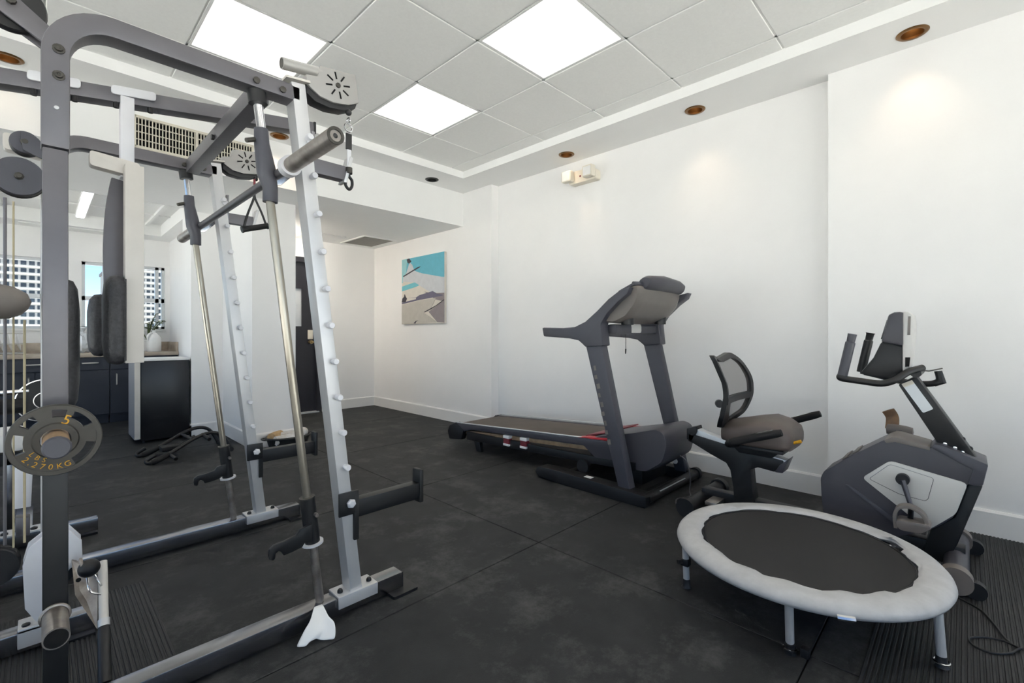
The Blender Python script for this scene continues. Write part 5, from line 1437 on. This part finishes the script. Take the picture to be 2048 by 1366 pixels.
# ================================================================== TRAMPOLINE
tcx, tcy, tz = 2.212, .496, .220
T2 = thing('trampoline', (tcx, tcy, 0), 'small round fitness trampoline with grey padded rim and black bed', 'trampoline')
NS = 96; rt_ = random.Random(4)
secs = []
for k in range(NS):
    a = 2 * PI * k / NS
    w1 = .006 * math.sin(a * 9 + 1) + .004 * math.sin(a * 23) + rt_.uniform(-.003, .003)
    w2 = .0035 * math.sin(a * 17 + 2) + rt_.uniform(-.002, .002)
    ri = .374 + w1 * .7 + (.03 if 0.0 < ((a - 5.35) % (2 * PI)) < .22 else 0)
    prof = [(ri, .004), (ri + .012, .014 + w2), (.405, .014 + w2), (.438, .013 + w2 * .5), (.462, .007), (.474, -.006), (.478, -.018), (.472, -.030), (.458, -.032), (.452, -.018), (.42, -.004), (ri + .005, -.004)]
    secs.append([Vector((tcx + r * math.cos(a), tcy + r * math.sin(a), tz + h)) for r, h in prof])
m_ = len(secs[0]); v = [p for s in secs for p in s]; f = []
for k in range(NS):
    k2 = (k + 1) % NS
    for i in range(m_):
        i2 = (i + 1) % m_
        f.append((k * m_ + i, k2 * m_ + i, k2 * m_ + i2, k * m_ + i2))
rim = build('rim_pad', MB().add(v, f), 'mat_grey', T2, smooth=60)
build('frame_ring', MB().ring((tcx, tcy, tz - .018), (0, 0, 1), .455, .0135, 72, 10), 'silver', T2)
build('bed', MB().lathe((tcx, tcy, tz - .004), (0, 0, 1), [(0, 0), (.2, .0006), (.36, .002), (.376, .003), (.376, -.002), (0, -.004)], 72), 'jump_bed', T2)
build('bed_hem', MB().ring((tcx, tcy, tz - .001), (0, 0, 1), .370, .004, 72, 6), 'black_plastic', T2)
for k in range(30):
    a = 2 * PI * k / 30 + .05
    build('spring', MB().rod((tcx + .374 * math.cos(a), tcy + .374 * math.sin(a), tz - .006), (tcx + .45 * math.cos(a), tcy + .45 * math.sin(a), tz - .012), .005, 6), 'chrome', T2)
legs = [(1.958, .862, 1), (1.808, .432, 2), (2.068, .055, 3), (2.45, .08, 0), (2.62, .47, 0), (2.40, .85, 0)]
for (x, y, sty) in legs:
    a = math.atan2(y - tcy, x - tcx); top = Vector((tcx + .452 * math.cos(a), tcy + .452 * math.sin(a), tz - .02)); bot = Vector((x, y, .0055 if y < .245 else .0))
    lgm = 'silver'
    lg_ = build('leg', MB().tube([top, bot + Vector((0, 0, .02))], .0135, 14), lgm, T2)
    build('leg_foot', MB().tube([bot + (top - bot) * .2, bot + (top - bot) * .06, bot + Vector((0, 0, .004))], [.0155, .0165, .021], 14), 'black_plastic', lg_)
    if sty == 1:
        q_ = bot + (top - bot) * .56
        build('leg_clamp', MB().box(q_, (.034, .034, .03)), 'black_plastic', lg_, bevel=.004)
        build('clamp_knob', MB().rod(q_ + Vector((-.017, .01, .004)), q_ + Vector((-.034, .02, .004)), .009, 10), 'black_plastic', lg_)
    if sty == 2:
        build('leg_ring', MB().ring(bot + (top - bot) * .1, (0, 0, 1), .019, .003, 18, 6), 'chrome', lg_)
        build('foot_tab', MB().bx(x + .0, x + .03, y - .055, y - .03, .0, .03), 'black_plastic', lg_, bevel=.002)
    if sty == 3: build('leg_ring', MB().ring(bot + (top - bot) * .1, (0, 0, 1), .020, .003, 18, 6), 'chrome', lg_)
q_ = at(1635, 1213, 'Y', .31)
ha = math.radians(200)
build('rim_hinge', MB().tube([(tcx + .479 * math.cos(math.radians(q)), tcy + .479 * math.sin(math.radians(q)), tz - .024) for q in (205, 208, 211)], .009, 8), 'chrome', T2)

# ================================================================== CORD, RIBBED MATS
P_ = [at(x, y, 'Z', .009) for x, y in ((1905, 1190), (1935, 1205), (1965, 1223), (1988, 1248), (2012, 1278), (2030, 1292), (2046, 1299))]
cd = thing('power_cord', (P_[3].x, P_[3].y, .004), 'thin black power cord looped on the ribbed mat behind the trampoline', 'cord')
build('lead', MB().tube(smooth_line(P_, 6), .0035, 8), 'black_plastic', cd)
P_ = [at(x, y, 'Z', .010) for x, y in ((2034, 1294), (2005, 1281), (1965, 1274), (1938, 1277), (1950, 1293), (1985, 1306), (2020, 1306), (2040, 1297), (2060, 1302), (2100, 1310))]
build('loop', MB().tube(smooth_line(P_, 6), .0035, 8), 'black_plastic', cd)
def ribbed(name, x0, x1, y0, y1, pitch, along, lb):
    mb = MB(); lo_, hi_ = (y0, y1) if along == 'X' else (x0, x1)
    nr = int((hi_ - lo_) / pitch); pr = []
    for k in range(nr):
        s = lo_ + k * pitch
        pr += [(s, .0022), (s + pitch * .3, .0022), (s + pitch * .42, .0052), (s + pitch * .88, .0052)]
    pr += [(lo_ + nr * pitch, .0022), (lo_ + nr * pitch, .0), (lo_, .0)]
    if along == 'X': mb.prism(pr, 'X', x0, x1)
    else: mb.prism(pr, 'Y', y0, y1)
    return tag(build(name, mb, 'rubber_rib', smooth=0), lb, 'mat')
ribbed('ribbed_mat', 1.72, 3.60, -1.7, .245, .0145, 'X', 'black ribbed rubber mat under the trampoline and bike at the right')
ribbed('ribbed_mat', -.85, .335, 1.20, 2.60, .0135, 'Y', 'black ribbed rubber mat under the rack at the lower left')
